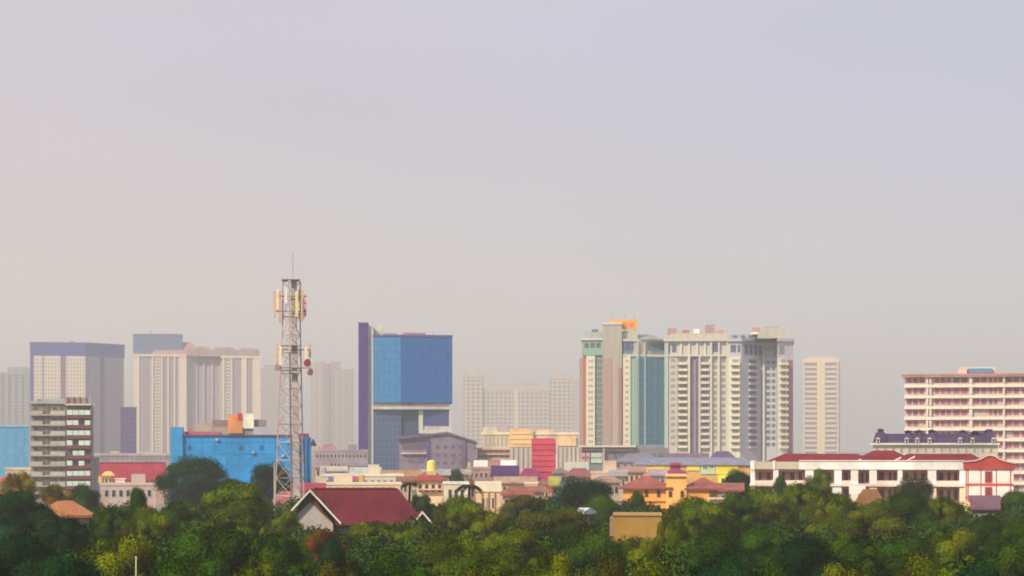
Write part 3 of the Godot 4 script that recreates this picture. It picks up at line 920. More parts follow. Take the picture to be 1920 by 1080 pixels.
# ==================================================================== left, nearer blocks
func left_blocks():
	# --- weathered apartment block
	var B := site("apartment_block", "weathered grey apartment block with mint railings and dark red floor bands", "building", 640, 118)
	var f := front(B)
	var conc := mt(0.33, 0.29, 0.26, "stain")
	var dirty := mt(0.24, 0.21, 0.19, "stain")
	var slab := mt(0.4, 0.36, 0.32, "stain")
	var mint := mt(0.55, 0.74, 0.62, "grain")
	var maroon := mt(0.18, 0.05, 0.08, "stain")
	fb(B, f, "wall", 59, 123, 757, G, -13, 0, dirty)
	fb(B, f, "wall", 123, 175, 757, G, -13, 0.4, mt(0.15, 0.13, 0.13, "stain"))
	fb(B, f, "corner_strip", 170.5, 175.5, 757, G, 0.4, 1.3, mt(0.12, 0.1, 0.1, "stain"))
	fb(B, f, "roof_slab", 57, 124, 752.5, 757.3, -13.3, 0.7, mt(0.38, 0.38, 0.36, "stain"))
	fb(B, f, "roof_slab", 122, 177, 757, 760, -13.4, 1.3, mt(0.62, 0.55, 0.53, "stain"))
	fb(B, f, "roof_house", 78, 121, 747, 752.6, -9, -2, mt(0.34, 0.39, 0.38, "stain"))
	fb(B, f, "roof_house", 122, 170, 745, 757, -9, -1, mt(0.34, 0.25, 0.25, "stain"))
	for q in [126, 137, 148, 160]:
		fb(B, front(B, -1), "roof_post", q, q + 2.4, 744, 757, 0, 0.4, mt(0.2, 0.15, 0.15, "stain"))
	fb(B, f, "roof_tank", 69, 78, 748, 752.6, -6, -3, mt(0.17, 0.24, 0.25, "stain"))
	for k in 10:
		var y := 766 + k * 19.0
		# left half: slabs, parapets and openings
		fb(B, f, "floor_slab", 57.5, 123, y + 10.5, y + 13.5, -0.2, 1.1, slab)
		fb(B, f, "parapet", 58, 80, y + 4.5, y + 10.5, 0, 0.9, mt(0.42, 0.39, 0.36, "stain"))
		fb(B, f, "parapet", 94, 122.5, y + 4.5, y + 10.5, 0, 0.9, mt(0.46, 0.45, 0.41, "stain"))
		window(B, f, 62, 72, y - 3.5, y + 4.0, conc, mt(0.09, 0.08, 0.08, "glass", 0.4))
		window(B, f, 98, 108, y - 3.5, y + 4.0, conc, mt(0.07, 0.06, 0.06, "glass", 0.4))
		window(B, f, 111, 120, y - 3.5, y + 4.0, conc, mt(0.1, 0.08, 0.08, "glass", 0.4))
		# right half: maroon band and a row of mint railing panels
		fb(B, f, "maroon_band", 123.5, 170.3, y + 12.2, y + 18.4, 0.4, 1.5, maroon)
		for i in 4:
			if rng.randf() < 0.88:
				fb(B, f, "railing_panel", 125.2 + i * 11.2, 135.6 + i * 11.2, y + 2.8 + rng.randf() * 0.5, y + 11.8, 1.35, 1.45, mint if rng.randf() < 0.8 else mt(0.62, 0.72, 0.66, "grain"))
	fb(B, f, "dark_slot", 82, 92, 760, G, 0, 0.35, mt(0.16, 0.14, 0.13, "stain"))  # strip darker than the wall, between the parapets
	fb(B, f, "annex", 175.5, 187, 858, G, -10, -1, mt(0.34, 0.34, 0.36, "stain"))

	# --- pale low slab behind the red roof
	B = site("office_block", "pale mauve low slab behind the long red roof beside the apartment block", "building", 950, 250)
	fb(B, front(B), "wall", 176, 330, 854, G, -20, 0, mt(0.36, 0.31, 0.34, "stain"))
	fb(B, front(B), "parapet", 175, 331, 850, 854.4, -20.2, 0.3, mt(0.46, 0.4, 0.42, "stain"))
	fb(B, front(B), "roof_house", 206, 224, 846, 850.2, -12, -4, mt(0.5, 0.43, 0.43, "stain"))
	fb(B, front(B), "roof_house", 260, 290, 847, 850.2, -12, -4, mt(0.45, 0.4, 0.41, "stain"))
	for i in 16:
		fb(B, front(B), "window", 182 + i * 9, 187 + i * 9, 857, 862, 0, 0.1, mt(0.24, 0.2, 0.26, "glass", 0.4))

	# --- long red roof and the things round it
	B = house("warehouse", "long red roofed hall between the apartment block and the dark spreading tree", "building", 560, 186, 312, 868, 899, "x", mt(0.55, 0.38, 0.35, "stain"), mt(0.34, 0.04, 0.06, "roof", 0.75), 14, 8)
	fb(B, front(B), "ridge_cap", 187, 311, 866.8, 868.6, -7.4, -6.6, mt(0.2, 0.05, 0.1, "stain"))
	house("house", "small yellow house with red base wall in front of the long red roof", "house", 520, 191, 215, 884, 890, "h", mt(0.75, 0.55, 0.16, "stain"), mt(0.72, 0.5, 0.18, "stain"), 6, 2)
	house("shed", "little white flat shed beside the small yellow house", "shed", 515, 216, 234, 897, 899, "f", mt(0.75, 0.68, 0.58, "stain"), mt(0.8, 0.74, 0.64, "stain"), 4, 2)
	house("house", "low pink plastered house below the long red roof beside the spreading tree", "house", 470, 188, 292, 906, 910, "f", mt(0.48, 0.38, 0.36, "stain"), mt(0.54, 0.42, 0.38, "stain"), 9, 7)
	house("house", "small house with orange tiled roof sunk among the trees at the left", "house", 250, 108, 182, 940, 966, "h", mt(0.6, 0.44, 0.3, "stain"), mt(0.4, 0.16, 0.07, "roof"), 7, 3, 1, 0.35)
	house("house", "orange-red roof corner behind yellow trees at the left edge", "house", 420, -40, 18, 895, 902, "x", mt(0.6, 0.5, 0.4, "stain"), mt(0.5, 0.14, 0.08, "roof"), 9, 4)
	house("house", "cream flat-topped house behind the yellow trees beside the apartment block", "house", 520, 10, 56, 877, 881, "f", mt(0.6, 0.48, 0.36, "stain"), mt(0.66, 0.54, 0.42, "stain"), 9, 4)

	# --- bright blue building
	B = site("blue_building", "bright blue flat-walled building with rooftop clutter behind the lattice mast", "building", 520, 453)
	f = front(B)
	var bl := mt(0.015, 0.28, 0.66, "stain", 0.7)
	var bl2 := mt(0.025, 0.34, 0.7, "stain", 0.7)
	fb(B, f, "wall", 332, 561, 817, G, -16, 0, bl)
	fb(B, face(B, 561, 0, 587, -9), "side_wall", 561, 587, 819, G, -1.0, 0, bl2)
	fb(B, f, "corner_tower", 320.5, 343, 801, G, -8, 0.7, mt(0.03, 0.27, 0.6, "grain", 0.7))
	fb(B, f, "coping", 343, 562, 815, 818, -0.6, 0.35, mt(0.14, 0.06, 0.12, "stain"))
	fb(B, f, "rear_wall", 332, 575, 819.5, G, -16.5, -16.1, bl2)
	fb(B, f, "roof_slab", 343.2, 560.8, 819, 821, -16, -0.62, mt(0.3, 0.27, 0.25, "stain"))
	for i in 9:
		fb(B, f, "cladding_joint", 356 + i * 23.0, 356.5 + i * 23.0, 818, G, 0, 0.05, mt(0.012, 0.2, 0.5, "plain"))
	for k in 3:
		fb(B, f, "cladding_joint", 343.2, 561, 829 + k * 22.0, 829.5 + k * 22.0, 0, 0.06, mt(0.012, 0.2, 0.5, "plain"))
	for q in [[404, 822], [472, 846], [528, 852], [538, 826]]:
		fb(B, f, "air_conditioner", q[0], q[0] + 5, q[1], q[1] + 4.5, 0, 0.6, mt(0.4, 0.44, 0.48, "grain"))
	for q in [[352, 358], [450, 455], [487, 494], [516, 522], [545, 550]]:
		fb(B, f, "vent", q[0], q[1], 835, 843, 0, 0.15, mt(0.04, 0.13, 0.3, "stain"))
	for q in [562, 570, 579]:
		fb(B, face(B, 561, 0, 587, -9), "downpipe", q, q + 1.6, 822, G, 0, 0.18, mt(0.02, 0.12, 0.28, "plain"))
	var clut := [["pipe_run", 345, 412, 809, 815, -5, -3.5, mt(0.4, 0.12, 0.16, "stain")], ["tank", 352, 360, 803, 815, -6, -4, mt(0.42, 0.14, 0.18, "stain")],
		["cooling_unit", 398, 428, 787, 800, -9, -5, mt(0.24, 0.16, 0.19, "stain")], ["cooling_unit", 364, 398, 793, 809, -10, -6, mt(0.42, 0.38, 0.3, "stain")], ["plinth", 396, 504, 800, 815.5, -11, -4.5, mt(0.32, 0.28, 0.22, "stain")],
		["orange_panel", 427, 455, 777, 812, -4.4, -4.0, mt(0.72, 0.28, 0.1, "stain")], ["red_panel", 446, 454, 774, 786, -3.95, -3.7, mt(0.62, 0.06, 0.05, "stain")], ["white_panel", 456.5, 476, 775, 803, -4.4, -4.0, mt(0.85, 0.8, 0.64, "stain")],
		["cooling_unit", 476.5, 500, 786, 800, -9, -5, mt(0.24, 0.19, 0.22, "stain")], ["cooling_unit", 475, 504, 800, 815.6, -4.4, -2.5, mt(0.4, 0.4, 0.4, "stain")]]
	for q in clut:
		var mm: Material = q[7]
		fb(B, f, q[0], q[1], q[2], q[3], q[4], q[5], q[6], mm)
	for q in [564, 571, 578]:
		fb(B, face(B, 561, -0.5, 587, -9.5), "roof_pot", q, q + 4.5, 812.5, 819, -0.4, 0, mt(0.32, 0.06, 0.1, "stain"))
	roof(B, "awning", 586, 597, -16, -9, 834, 822, false, 0.5, mt(0.16, 0.12, 0.17, "stain"))

# ==================================================================== low houses in the middle distance
func low_city():
	var cream := mt(0.7, 0.55, 0.38, "stain")
	var red := mt(0.35, 0.07, 0.06, "roof")
	# behind the blue building
	house("office_block", "mauve grey low block right of the blue building below the beige towers", "building", 900, 588, 690, 843, 847, "f", mt(0.32, 0.27, 0.32, "stain"), mt(0.36, 0.3, 0.34, "stain"), 16, 14, 2)
	house("house", "low house with a dull pink roof above the mauve block by the blue building", "house", 960, 600, 634, 832, 844, "h", mt(0.42, 0.3, 0.34, "stain"), mt(0.33, 0.17, 0.2, "roof"), 9, 4)
	house("house", "grey house with a plain hipped roof at the foot of the purple fin", "house", 860, 640, 694, 858, 873, "h", mt(0.27, 0.22, 0.27, "stain"), mt(0.25, 0.19, 0.24, "roof"), 10, 5)
	var B := house("house", "long pale flat house hung with blue and pink awnings behind the red roof", "house", 520, 604, 756, 889, 893, "f", mt(0.55, 0.5, 0.4, "stain"), mt(0.7, 0.66, 0.55, "stain"), 12, 12)
	fb(B, front(B), "blue_awning", 616, 650, 893.5, 902, 0.1, 1.0, mt(0.14, 0.16, 0.36, "stain"))
	fb(B, front(B), "pink_awning", 658, 678, 893.5, 901, 0.1, 1.0, mt(0.5, 0.12, 0.2, "stain"))
	house("house", "low cream house with a weathered edge right behind the big red roof", "house", 440, 600, 752, 905, 909, "f", mt(0.58, 0.5, 0.36, "stain"), mt(0.68, 0.6, 0.46, "stain"), 10, 10)
	house("house", "small white gabled house above the pink awning", "house", 610, 600, 652, 874, 882, "x", mt(0.66, 0.56, 0.5, "stain"), mt(0.52, 0.47, 0.42, "roof"), 8, 4)
	house("house", "pale house with a turquoise grey sheet roof below the glass tower", "house", 580, 655, 716, 876, 888, "x", mt(0.66, 0.58, 0.46, "stain"), mt(0.45, 0.48, 0.42, "roof"), 8, 5)
	house("house", "house with orange sheet roof left of the yellow water tank", "house", 540, 714, 790, 882, 893, "x", cream, mt(0.42, 0.24, 0.12, "roof"), 8, 5)
	B = house("house", "cream two-storey house with dark red hipped roof and a yellow water tank", "house", 430, 776, 836, 886, 899, "h", mt(0.74, 0.56, 0.36, "stain"), red, 8, 4, 2)
	# its tank on a stand
	var tank := CylinderMesh.new()
	tank.top_radius = 0.75; tank.bottom_radius = 0.8; tank.height = 1.7; tank.radial_segments = 16
	var tk := put(B.r, "water_tank", tank, Transform3D(Basis(), Vector3((809 - B.c) * B.s, yy(B, 876), -3.5)), mt(0.78, 0.68, 0.18, "grain", 0.5))
	var lid := CylinderMesh.new()
	lid.top_radius = 0.3; lid.bottom_radius = 0.74; lid.height = 0.3; lid.radial_segments = 16
	put(B.r, "tank_lid", lid, Transform3D(Basis(), Vector3((809 - B.c) * B.s, yy(B, 876) + 1.0, -3.5)), mt(0.74, 0.66, 0.22, "grain", 0.5), tk)
	fb(B, front(B), "tank_stand", 800, 818, 883.5, 893, -4.6, -2.4, mt(0.6, 0.5, 0.3, "stain"))
	fb(B, front(B, -0.5), "balcony", 786, 830, 916, 919, 0, 1.0, mt(0.66, 0.4, 0.26, "stain"))
	house("house", "low white walled house between the red hipped roof and the palm", "house", 400, 832, 878, 904, 908, "f", mt(0.68, 0.62, 0.5, "stain"), mt(0.74, 0.74, 0.66, "stain"), 8, 3)
	B = house("house", "tall narrow cream house with white parapet right of the palm", "house", 330, 892, 938, 904, 922, "f", mt(0.68, 0.5, 0.3, "stain"), mt(0.74, 0.68, 0.52, "stain"), 7, 3, 2)
	for q in [902, 914, 926]:
		fb(B, front(B), "pilaster", q, q + 2, 922.3, G, 0, 0.25, mt(0.56, 0.36, 0.2, "stain"))
	house("house", "brown-pink plain block left of the dark purple roof", "house", 640, 876, 938, 876, 880, "f", mt(0.36, 0.22, 0.22, "stain"), mt(0.4, 0.26, 0.25, "stain"), 10, 6)
	house("warehouse", "hall with a bright white sheet roof below the hazy housing slab", "building", 720, 888, 968, 863, 874, "x", mt(0.6, 0.52, 0.48, "stain"), mt(0.85, 0.82, 0.78, "stain"), 12, 6)
	house("house", "house with dark purple sheet roof in front of the bright white hall", "house", 600, 920, 974, 873, 893, "x", mt(0.3, 0.18, 0.22, "stain"), mt(0.07, 0.02, 0.11, "roof"), 9, 4)
	house("house", "house with magenta roof at the foot of the crimson block", "house", 590, 970, 1018, 878, 895, "h", mt(0.42, 0.25, 0.25, "stain"), mt(0.26, 0.03, 0.1, "roof"), 9, 4)
	house("house", "pinkish beige house row below the dark purple roof", "house", 480, 925, 1008, 894, 904, "x", mt(0.52, 0.36, 0.26, "stain"), mt(0.45, 0.3, 0.22, "roof"), 9, 7)
	house("house", "small pale flat house beside the dark bushy tree", "house", 430, 984, 1020, 905, 908, "f", mt(0.66, 0.5, 0.36, "stain"), mt(0.72, 0.58, 0.42, "stain"), 7, 3)
	house("house", "low house with red-brown tiles left of the dark bushy tree", "house", 380, 936, 1002, 913, 926, "h", mt(0.5, 0.32, 0.24, "stain"), mt(0.3, 0.1, 0.08, "roof"), 9, 4)
	# --- cream and orange buildings before the hazy slab
	B = site("office_block", "cream office block with an orange panelled middle behind the crimson block", "building", 955, 995)
	var f := front(B)
	fb(B, f, "wall", 905, 1084, 815, G, -20, 0, mt(0.6, 0.52, 0.38, "stain"))
	fb(B, f, "parapet", 903, 1086, 810, 815.3, -20.3, 0.4, mt(0.74, 0.64, 0.44, "stain"))
	fb(B, f, "orange_bay", 955, 1000, 804, 838, 0, 1.4, mt(0.8, 0.5, 0.22, "stain"))
	fb(B, f, "orange_bay", 1046, 1080, 818, 836, 0, 1.0, mt(0.78, 0.54, 0.3, "stain"))
	fb(B, f, "roof_house", 905, 932, 800, 810.3, -14, -6, mt(0.55, 0.5, 0.46, "stain"))
	fb(B, f, "roof_house", 936, 952, 796, 810.2, -13, -7, mt(0.36, 0.32, 0.36, "stain"))
	fb(B, f, "roof_house", 1005, 1040, 806, 810.2, -13, -5, mt(0.66, 0.45, 0.32, "stain"))
	for i in 6:
		fb(B, f, "window_strip", 909 + i * 7.6, 912.5 + i * 7.6, 819, 836, 0, 0.12, mt(0.4, 0.38, 0.34, "glass", 0.4))
	for k in 3:
		fb(B, f, "sill_band", 958, 997, 812 + k * 9, 814 + k * 9, 1.4, 1.7, mt(0.8, 0.62, 0.36, "plain"))
	B = site("office_block", "pale block with stacked salmon floor bands above the bright white hall", "building", 900, 940)
	f = front(B)
	fb(B, f, "wall", 895, 958, 841, G, -15, 0, mt(0.44, 0.42, 0.38, "stain"))
	for k in 3:
		fb(B, f, "floor_band", 893, 959, 840 + k * 9.5, 843.4 + k * 9.5, -15.2, 1.2, mt(0.66, 0.42, 0.3, "stain"))
	for k in 3:
		for i in 6:
			fb(B, f, "window", 897 + i * 10, 904 + i * 10, 844.2 + k * 9.5, 848.6 + k * 9.5, 0, 0.12, mt(0.25, 0.22, 0.22, "glass", 0.4))
	B = site("office_block", "plain grey block left of and behind the crimson block", "building", 870, 980)
	fb(B, front(B), "wall", 956, 1002, 839, G, -14, 0, mt(0.42, 0.38, 0.36, "streak"))
	for i in 5:
		fb(B, front(B), "rib", 959 + i * 9, 962 + i * 9, 839, G, 0, 0.5, mt(0.48, 0.44, 0.4, "streak"))
	B = site("office_block", "pale ribbed block right of the crimson block", "building", 860, 1065)
	fb(B, front(B), "wall", 1040, 1090, 838, G, -14, 0, mt(0.44, 0.38, 0.37, "streak"))
	for i in 6:
		fb(B, front(B), "rib", 1043 + i * 8, 1046 + i * 8, 838, G, 0, 0.5, mt(0.52, 0.46, 0.42, "streak"))
	fb(B, front(B), "low_wing", 1058, 1104, 866, G, -10, 3, mt(0.5, 0.52, 0.46, "stain"))
	# --- crimson block
	B = site("office_block", "crimson red block with thin horizontal louvre lines among pale buildings", "building", 700, 1019)
	f = front(B)
	var cr := mt(0.56, 0.05, 0.1, "stain", 0.7)
	fb(B, f, "wall", 997, 1041, 824, G, -10, 0, mt(0.4, 0.035, 0.08, "stain"))
	for k in 6:
		fb(B, f, "louvre_panel", 996.6, 1041.4, 824.5 + k * 10.2, 833.2 + k * 10.2, -0.2, 0.35, cr)
	fb(B, f, "coping", 998, 1040.5, 821.6, 824.2, -10.2, 0.3, cr)
	fb(B, f, "side_pier", 1041.6, 1045, 828, G, -9, 0.2, mt(0.6, 0.5, 0.46, "stain"))
	# --- pinkish roofs and houses right of it
	house("house", "house with a broad dull red roof right of the crimson block", "house", 560, 1056, 1116, 878, 893, "h", mt(0.5, 0.34, 0.3, "stain"), mt(0.26, 0.09, 0.09, "roof"), 10, 5)
	house("house", "grey gabled house between crimson block and dull red roof", "house", 600, 1034, 1066, 876, 886, "z", mt(0.3, 0.28, 0.3, "stain"), mt(0.27, 0.24, 0.26, "roof"), 9, 2)
	house("house", "pale pink house with hipped roof left of the orange house", "house", 440, 1106, 1168, 893, 903, "h", mt(0.5, 0.4, 0.31, "stain"), mt(0.34, 0.22, 0.17, "roof"), 9, 4, 2)
	house("house", "beige flat house half behind the dark bushy tree", "house", 520, 1108, 1160, 884, 888, "f", mt(0.56, 0.42, 0.34, "stain"), mt(0.58, 0.44, 0.38, "stain"), 9, 4)
	house("shed", "greenish yellow gabled shed roof before the dark bushy tree", "shed", 370, 1028, 1050, 894, 908, "x", mt(0.5, 0.44, 0.24, "stain"), mt(0.36, 0.34, 0.08, "roof"), 6, 2)
	# --- purple-roofed rows and the long blue-grey roof
	house("house", "row house with dark purple ridge roof at the foot of the middle pale tower", "house", 980, 1246, 1330, 850, 862, "x", mt(0.3, 0.24, 0.28, "stain"), mt(0.16, 0.09, 0.16, "roof"), 12, 6)
	house("house", "row house with dark violet hipped roof at the foot of the shaded tower", "house", 970, 1326, 1384, 846, 862, "h", mt(0.28, 0.22, 0.3, "stain"), mt(0.1, 0.06, 0.15, "roof"), 12, 5)
	house("house", "mauve house with a low hipped roof beside the grey podium", "house", 930, 1150, 1246, 850, 866, "h", mt(0.28, 0.26, 0.32, "stain"), mt(0.18, 0.17, 0.23, "roof"), 12, 7)
	B = site("market_hall", "long hall with blue-grey roof over bright yellow walls left of the white school", "building", 620, 1300)
	f = front(B)
	roof(B, "roof", 1186, 1412, -14, 0.8, 870, 858, true, 2.0, mt(0.23, 0.24, 0.33, "roof"))
	fb(B, f, "wall", 1190, 1406, 871, G, -13.4, 0, mt(0.6, 0.36, 0.12, "stain"))
	fb(B, f, "yellow_panel", 1208, 1256, 872, 886, 0, 0.3, mt(0.85, 0.56, 0.06, "stain"))
	fb(B, f, "yellow_panel", 1288, 1312, 872, 882, 0, 0.3, mt(0.85, 0.62, 0.1, "stain"))
	fb(B, f, "yellow_panel", 1342, 1384, 872, 889, 0, 0.3, mt(0.85, 0.64, 0.05, "stain"))
	fb(B, f, "green_panel", 1314, 1341, 872, 889, 0, 0.3, mt(0.46, 0.58, 0.4, "stain"))
	fb(B, f, "window", 1318, 1326, 874, 879, 0.3, 0.4, mt(0.2, 0.26, 0.25, "glass", 0.3))
	fb(B, f, "window", 1331, 1339, 873.5, 877, 0.3, 0.4, mt(0.2, 0.2, 0.25, "glass", 0.3))
	B = site("house", "small magenta two-tiered roof standing before the long yellow hall", "house", 560, 1268, "")
	f = front(B)
	fb(B, f, "wall", 1250, 1286, 890, G, -7, -0.8, mt(0.4, 0.15, 0.16, "stain"))
	frustum(B, "lower_roof", 1244, 1291, -8, 0.2, 890, 880, 1.6, mt(0.28, 0.04, 0.1, "roof"))
	fb(B, f, "upper_wall", 1258, 1276, 871, 883, -5, -2.6, mt(0.34, 0.05, 0.12, "stain"))
	frustum(B, "upper_roof", 1255, 1279, -6, -1.8, 872, 867, 0.5, mt(0.28, 0.04, 0.1, "roof"))
	house("shed", "lime yellow walled shed right of the green panel of the long hall", "shed", 500, 1346, 1372, 886, 889, "f", mt(0.72, 0.68, 0.05, "stain"), mt(0.74, 0.7, 0.12, "stain"), 6, 2)
	house("house", "mauve sheet roofed house behind the orange house", "house", 480, 1214, 1252, 880, 890, "x", mt(0.5, 0.4, 0.42, "stain"), mt(0.4, 0.3, 0.36, "roof"), 8, 3)
	house("house", "salmon house with brown roof left of the long yellow hall", "house", 540, 1166, 1212, 874, 884, "x", mt(0.62, 0.38, 0.24, "stain"), mt(0.4, 0.24, 0.2, "roof"), 9, 4)
	house("house", "low house with a brick-red sheet roof right of the orange house", "house", 400, 1330, 1396, 906, 918, "x", mt(0.42, 0.24, 0.18, "stain"), mt(0.32, 0.12, 0.1, "roof"), 8, 4)
	# --- the orange house
	B = site("villa", "orange two-storey villa with brown-red roofs and a row of four dark windows", "house", 360, 1255)
	f = front(B)
	var org := mt(0.78, 0.38, 0.1, "stain")
	var orf := mt(0.32, 0.1, 0.08, "roof")
	fb(B, f, "wall", 1168, 1330, 913, G, -9, 0, org)
	roof(B, "roof", 1160, 1262, -9.6, 0.7, 914, 893, true, 3.5, orf)
	roof(B, "roof", 1283, 1356, -9.8, 0.6, 915, 896, true, 3.5, orf)
	fb(B, f, "stair_tower", 1249, 1287, 893, G, -6, 0.5, mt(0.8, 0.46, 0.14, "stain"))
	fb(B, f, "tower_cap", 1247, 1289, 889.5, 893.3, -6.4, 0.9, mt(0.8, 0.55, 0.2, "stain"))
	fb(B, f, "side_wing", 1320, 1346, 916, G, -8, -1.5, mt(0.66, 0.34, 0.12, "stain"))
	for q in [1212, 1235, 1257, 1279]:
		var zf := 0.5 if q > 1249 and q < 1287 else 0.0
		var pts := []
		for i in 9:
			var a := PI * i / 8.0
			pts.append([q + 3.6 * cos(a), 922 - 3.6 * sin(a)])
		pts.append([q - 3.6, 932])
		pts.append([q + 3.6, 932])
		var wn := plate(B, "window", pts, zf, zf + 0.08, mt(0.5, 0.22, 0.08, "plain"))
		fb(B, front(B, zf), "pane", q - 2.5, q + 2.5, 921, 931, 0.03, 0.12, mt(0.07, 0.04, 0.05, "glass", 0.3), wn)
		window(B, front(B, zf), q - 3.4, q + 3.4, 946, 958, mt(0.5, 0.22, 0.08, "plain"), mt(0.07, 0.04, 0.05, "glass", 0.3))
	fb(B, f, "string_course", 1166, 1248.8, 938, 940, 0, 0.3, mt(0.7, 0.32, 0.1, "stain"))
	# --- tan wall among the trees
	B = site("house", "windowless tan plastered house wall standing between the near tree crowns", "house", 215, 1195)
	f = front(B)
	fb(B, f, "wall", 1150, 1240, 967, G, -6, 0, mt(0.36, 0.21, 0.05, "stain"))
	fb(B, f, "coping", 1148.5, 1241.5, 964.5, 967.2, -6.1, 0.12, mt(0.4, 0.25, 0.08, "stain"))
	fb(B, f, "side_wall", 1143, 1149.8, 972, G, -5, -0.3, mt(0.36, 0.22, 0.16, "stain"))
	# --- bits round the near trees
	house("shed", "small shed with a white sheet roof corner poking out of dark trees", "shed", 250, 1074, 1096, 953, 960, "x", mt(0.3, 0.2, 0.15, "stain"), mt(0.6, 0.66, 0.62, "stain"), 4, 1, 1, -0.3)
	house("house", "rusty brown roof behind the tree in front of the school", "house", 330, 1598, 1664, 918, 950, "h", mt(0.4, 0.26, 0.17, "stain"), mt(0.24, 0.11, 0.045, "roof"), 8, 3)
	B = house("house", "house with purple-brown lean roof and yellow end wall below the red pediment", "house", 310, 1816, 1876, 930, 952, "x", mt(0.24, 0.2, 0.2, "stain"), mt(0.17, 0.09, 0.12, "roof"), 7, 3)
	fb(B, front(B), "yellow_wall", 1803, 1819, 942, G, -5, -0.2, mt(0.76, 0.55, 0.24, "stain"))
	house("shed", "little pale shed with flat lid between trees right of the orange villa", "shed", 300, 1330, 1358, 934, 937, "f", mt(0.4, 0.28, 0.18, "stain"), mt(0.6, 0.48, 0.36, "stain"), 4, 1)
	house("house", "pinkish rusty roof left of the white gable at the mast foot", "house", 400, 510, 566, 922, 940, "h", mt(0.5, 0.34, 0.28, "stain"), mt(0.36, 0.12, 0.1, "roof"), 8, 3)
	house("house", "deep red roof just behind the ridge of the big red roof", "house", 420, 548, 612, 906, 920, "x", mt(0.55, 0.42, 0.36, "stain"), mt(0.36, 0.05, 0.07, "roof"), 8, 3)
	# small crowded houses between the larger ones
	var rust := mt(0.26, 0.12, 0.07, "roof")
	var tin := mt(0.34, 0.33, 0.31, "roof")
	var earth := mt(0.48, 0.36, 0.25, "stain")
	house("shed", "rusty sheet roofed shed left of the cream house with the water tank", "shed", 470, 742, 778, 894, 901, "x", earth, rust, 6, 3)
	house("shed", "narrow grey tin shed squeezed between pale house and orange sheet roof", "shed", 560, 694, 722, 884, 891, "z", mt(0.4, 0.34, 0.3, "stain"), tin, 7, 1)
	house("house", "brown house with tin roof behind the water tank house", "house", 560, 786, 846, 880, 890, "x", mt(0.4, 0.28, 0.22, "stain"), tin, 8, 5)
	house("house", "small salmon gabled house right of the low white walled house", "house", 420, 866, 896, 896, 908, "z", mt(0.6, 0.38, 0.26, "stain"), rust, 8, 2)
	house("shed", "dark tin shed under the dark purple sheet roof", "shed", 540, 946, 986, 893, 901, "x", mt(0.3, 0.22, 0.2, "stain"), mt(0.2, 0.17, 0.18, "roof"), 6, 3)
	house("house", "tiny ochre house with rusty hip left of the greenish shed roof", "house", 410, 1008, 1034, 899, 908, "h", mt(0.55, 0.38, 0.16, "stain"), rust, 6, 2)
	house("shed", "long brick-brown sheet roof below the small pale flat house", "shed", 400, 976, 1026, 912, 920, "x", earth, mt(0.3, 0.13, 0.1, "roof"), 6, 3)
	house("house", "grey tin roofed house between the pale pink house and the salmon one", "house", 500, 1140, 1178, 881, 891, "x", mt(0.44, 0.34, 0.3, "stain"), tin, 8, 3)
	house("house", "beige house with brown hip under the mauve low block behind the blue building", "house", 640, 588, 622, 866, 876, "h", mt(0.5, 0.42, 0.36, "stain"), mt(0.3, 0.2, 0.2, "roof"), 8, 3)
	house("house", "dull green walled house with tin roof at the foot of the mauve sloped building", "house", 620, 842, 884, 880, 889, "x", mt(0.34, 0.36, 0.28, "stain"), tin, 8, 4)
	# white boards before the school
	for q in [["small pale blue-white board in front of the school under the trees", 1561, 1576, 914, 925, 0.6, 0.74, 0.76], ["wide white banner board in front of the school veranda", 1592, 1623, 911, 926, 0.78, 0.74, 0.72]]:
		B = site("notice_board", q[0], "sign", 372, (q[1] + q[2]) / 2.0)
		fb(B, front(B), "panel", q[1], q[2], q[3], q[4], -0.08, 0, mt(q[5], q[6], q[7], "stain"))
		fb(B, front(B), "post", q[1] + 1, q[1] + 2.2, q[3], G, -0.2, -0.09, mt(0.3, 0.28, 0.26, "plain"))
		fb(B, front(B), "post", q[2] - 2.2, q[2] - 1, q[3], G, -0.2, -0.09, mt(0.3, 0.28, 0.26, "plain"))

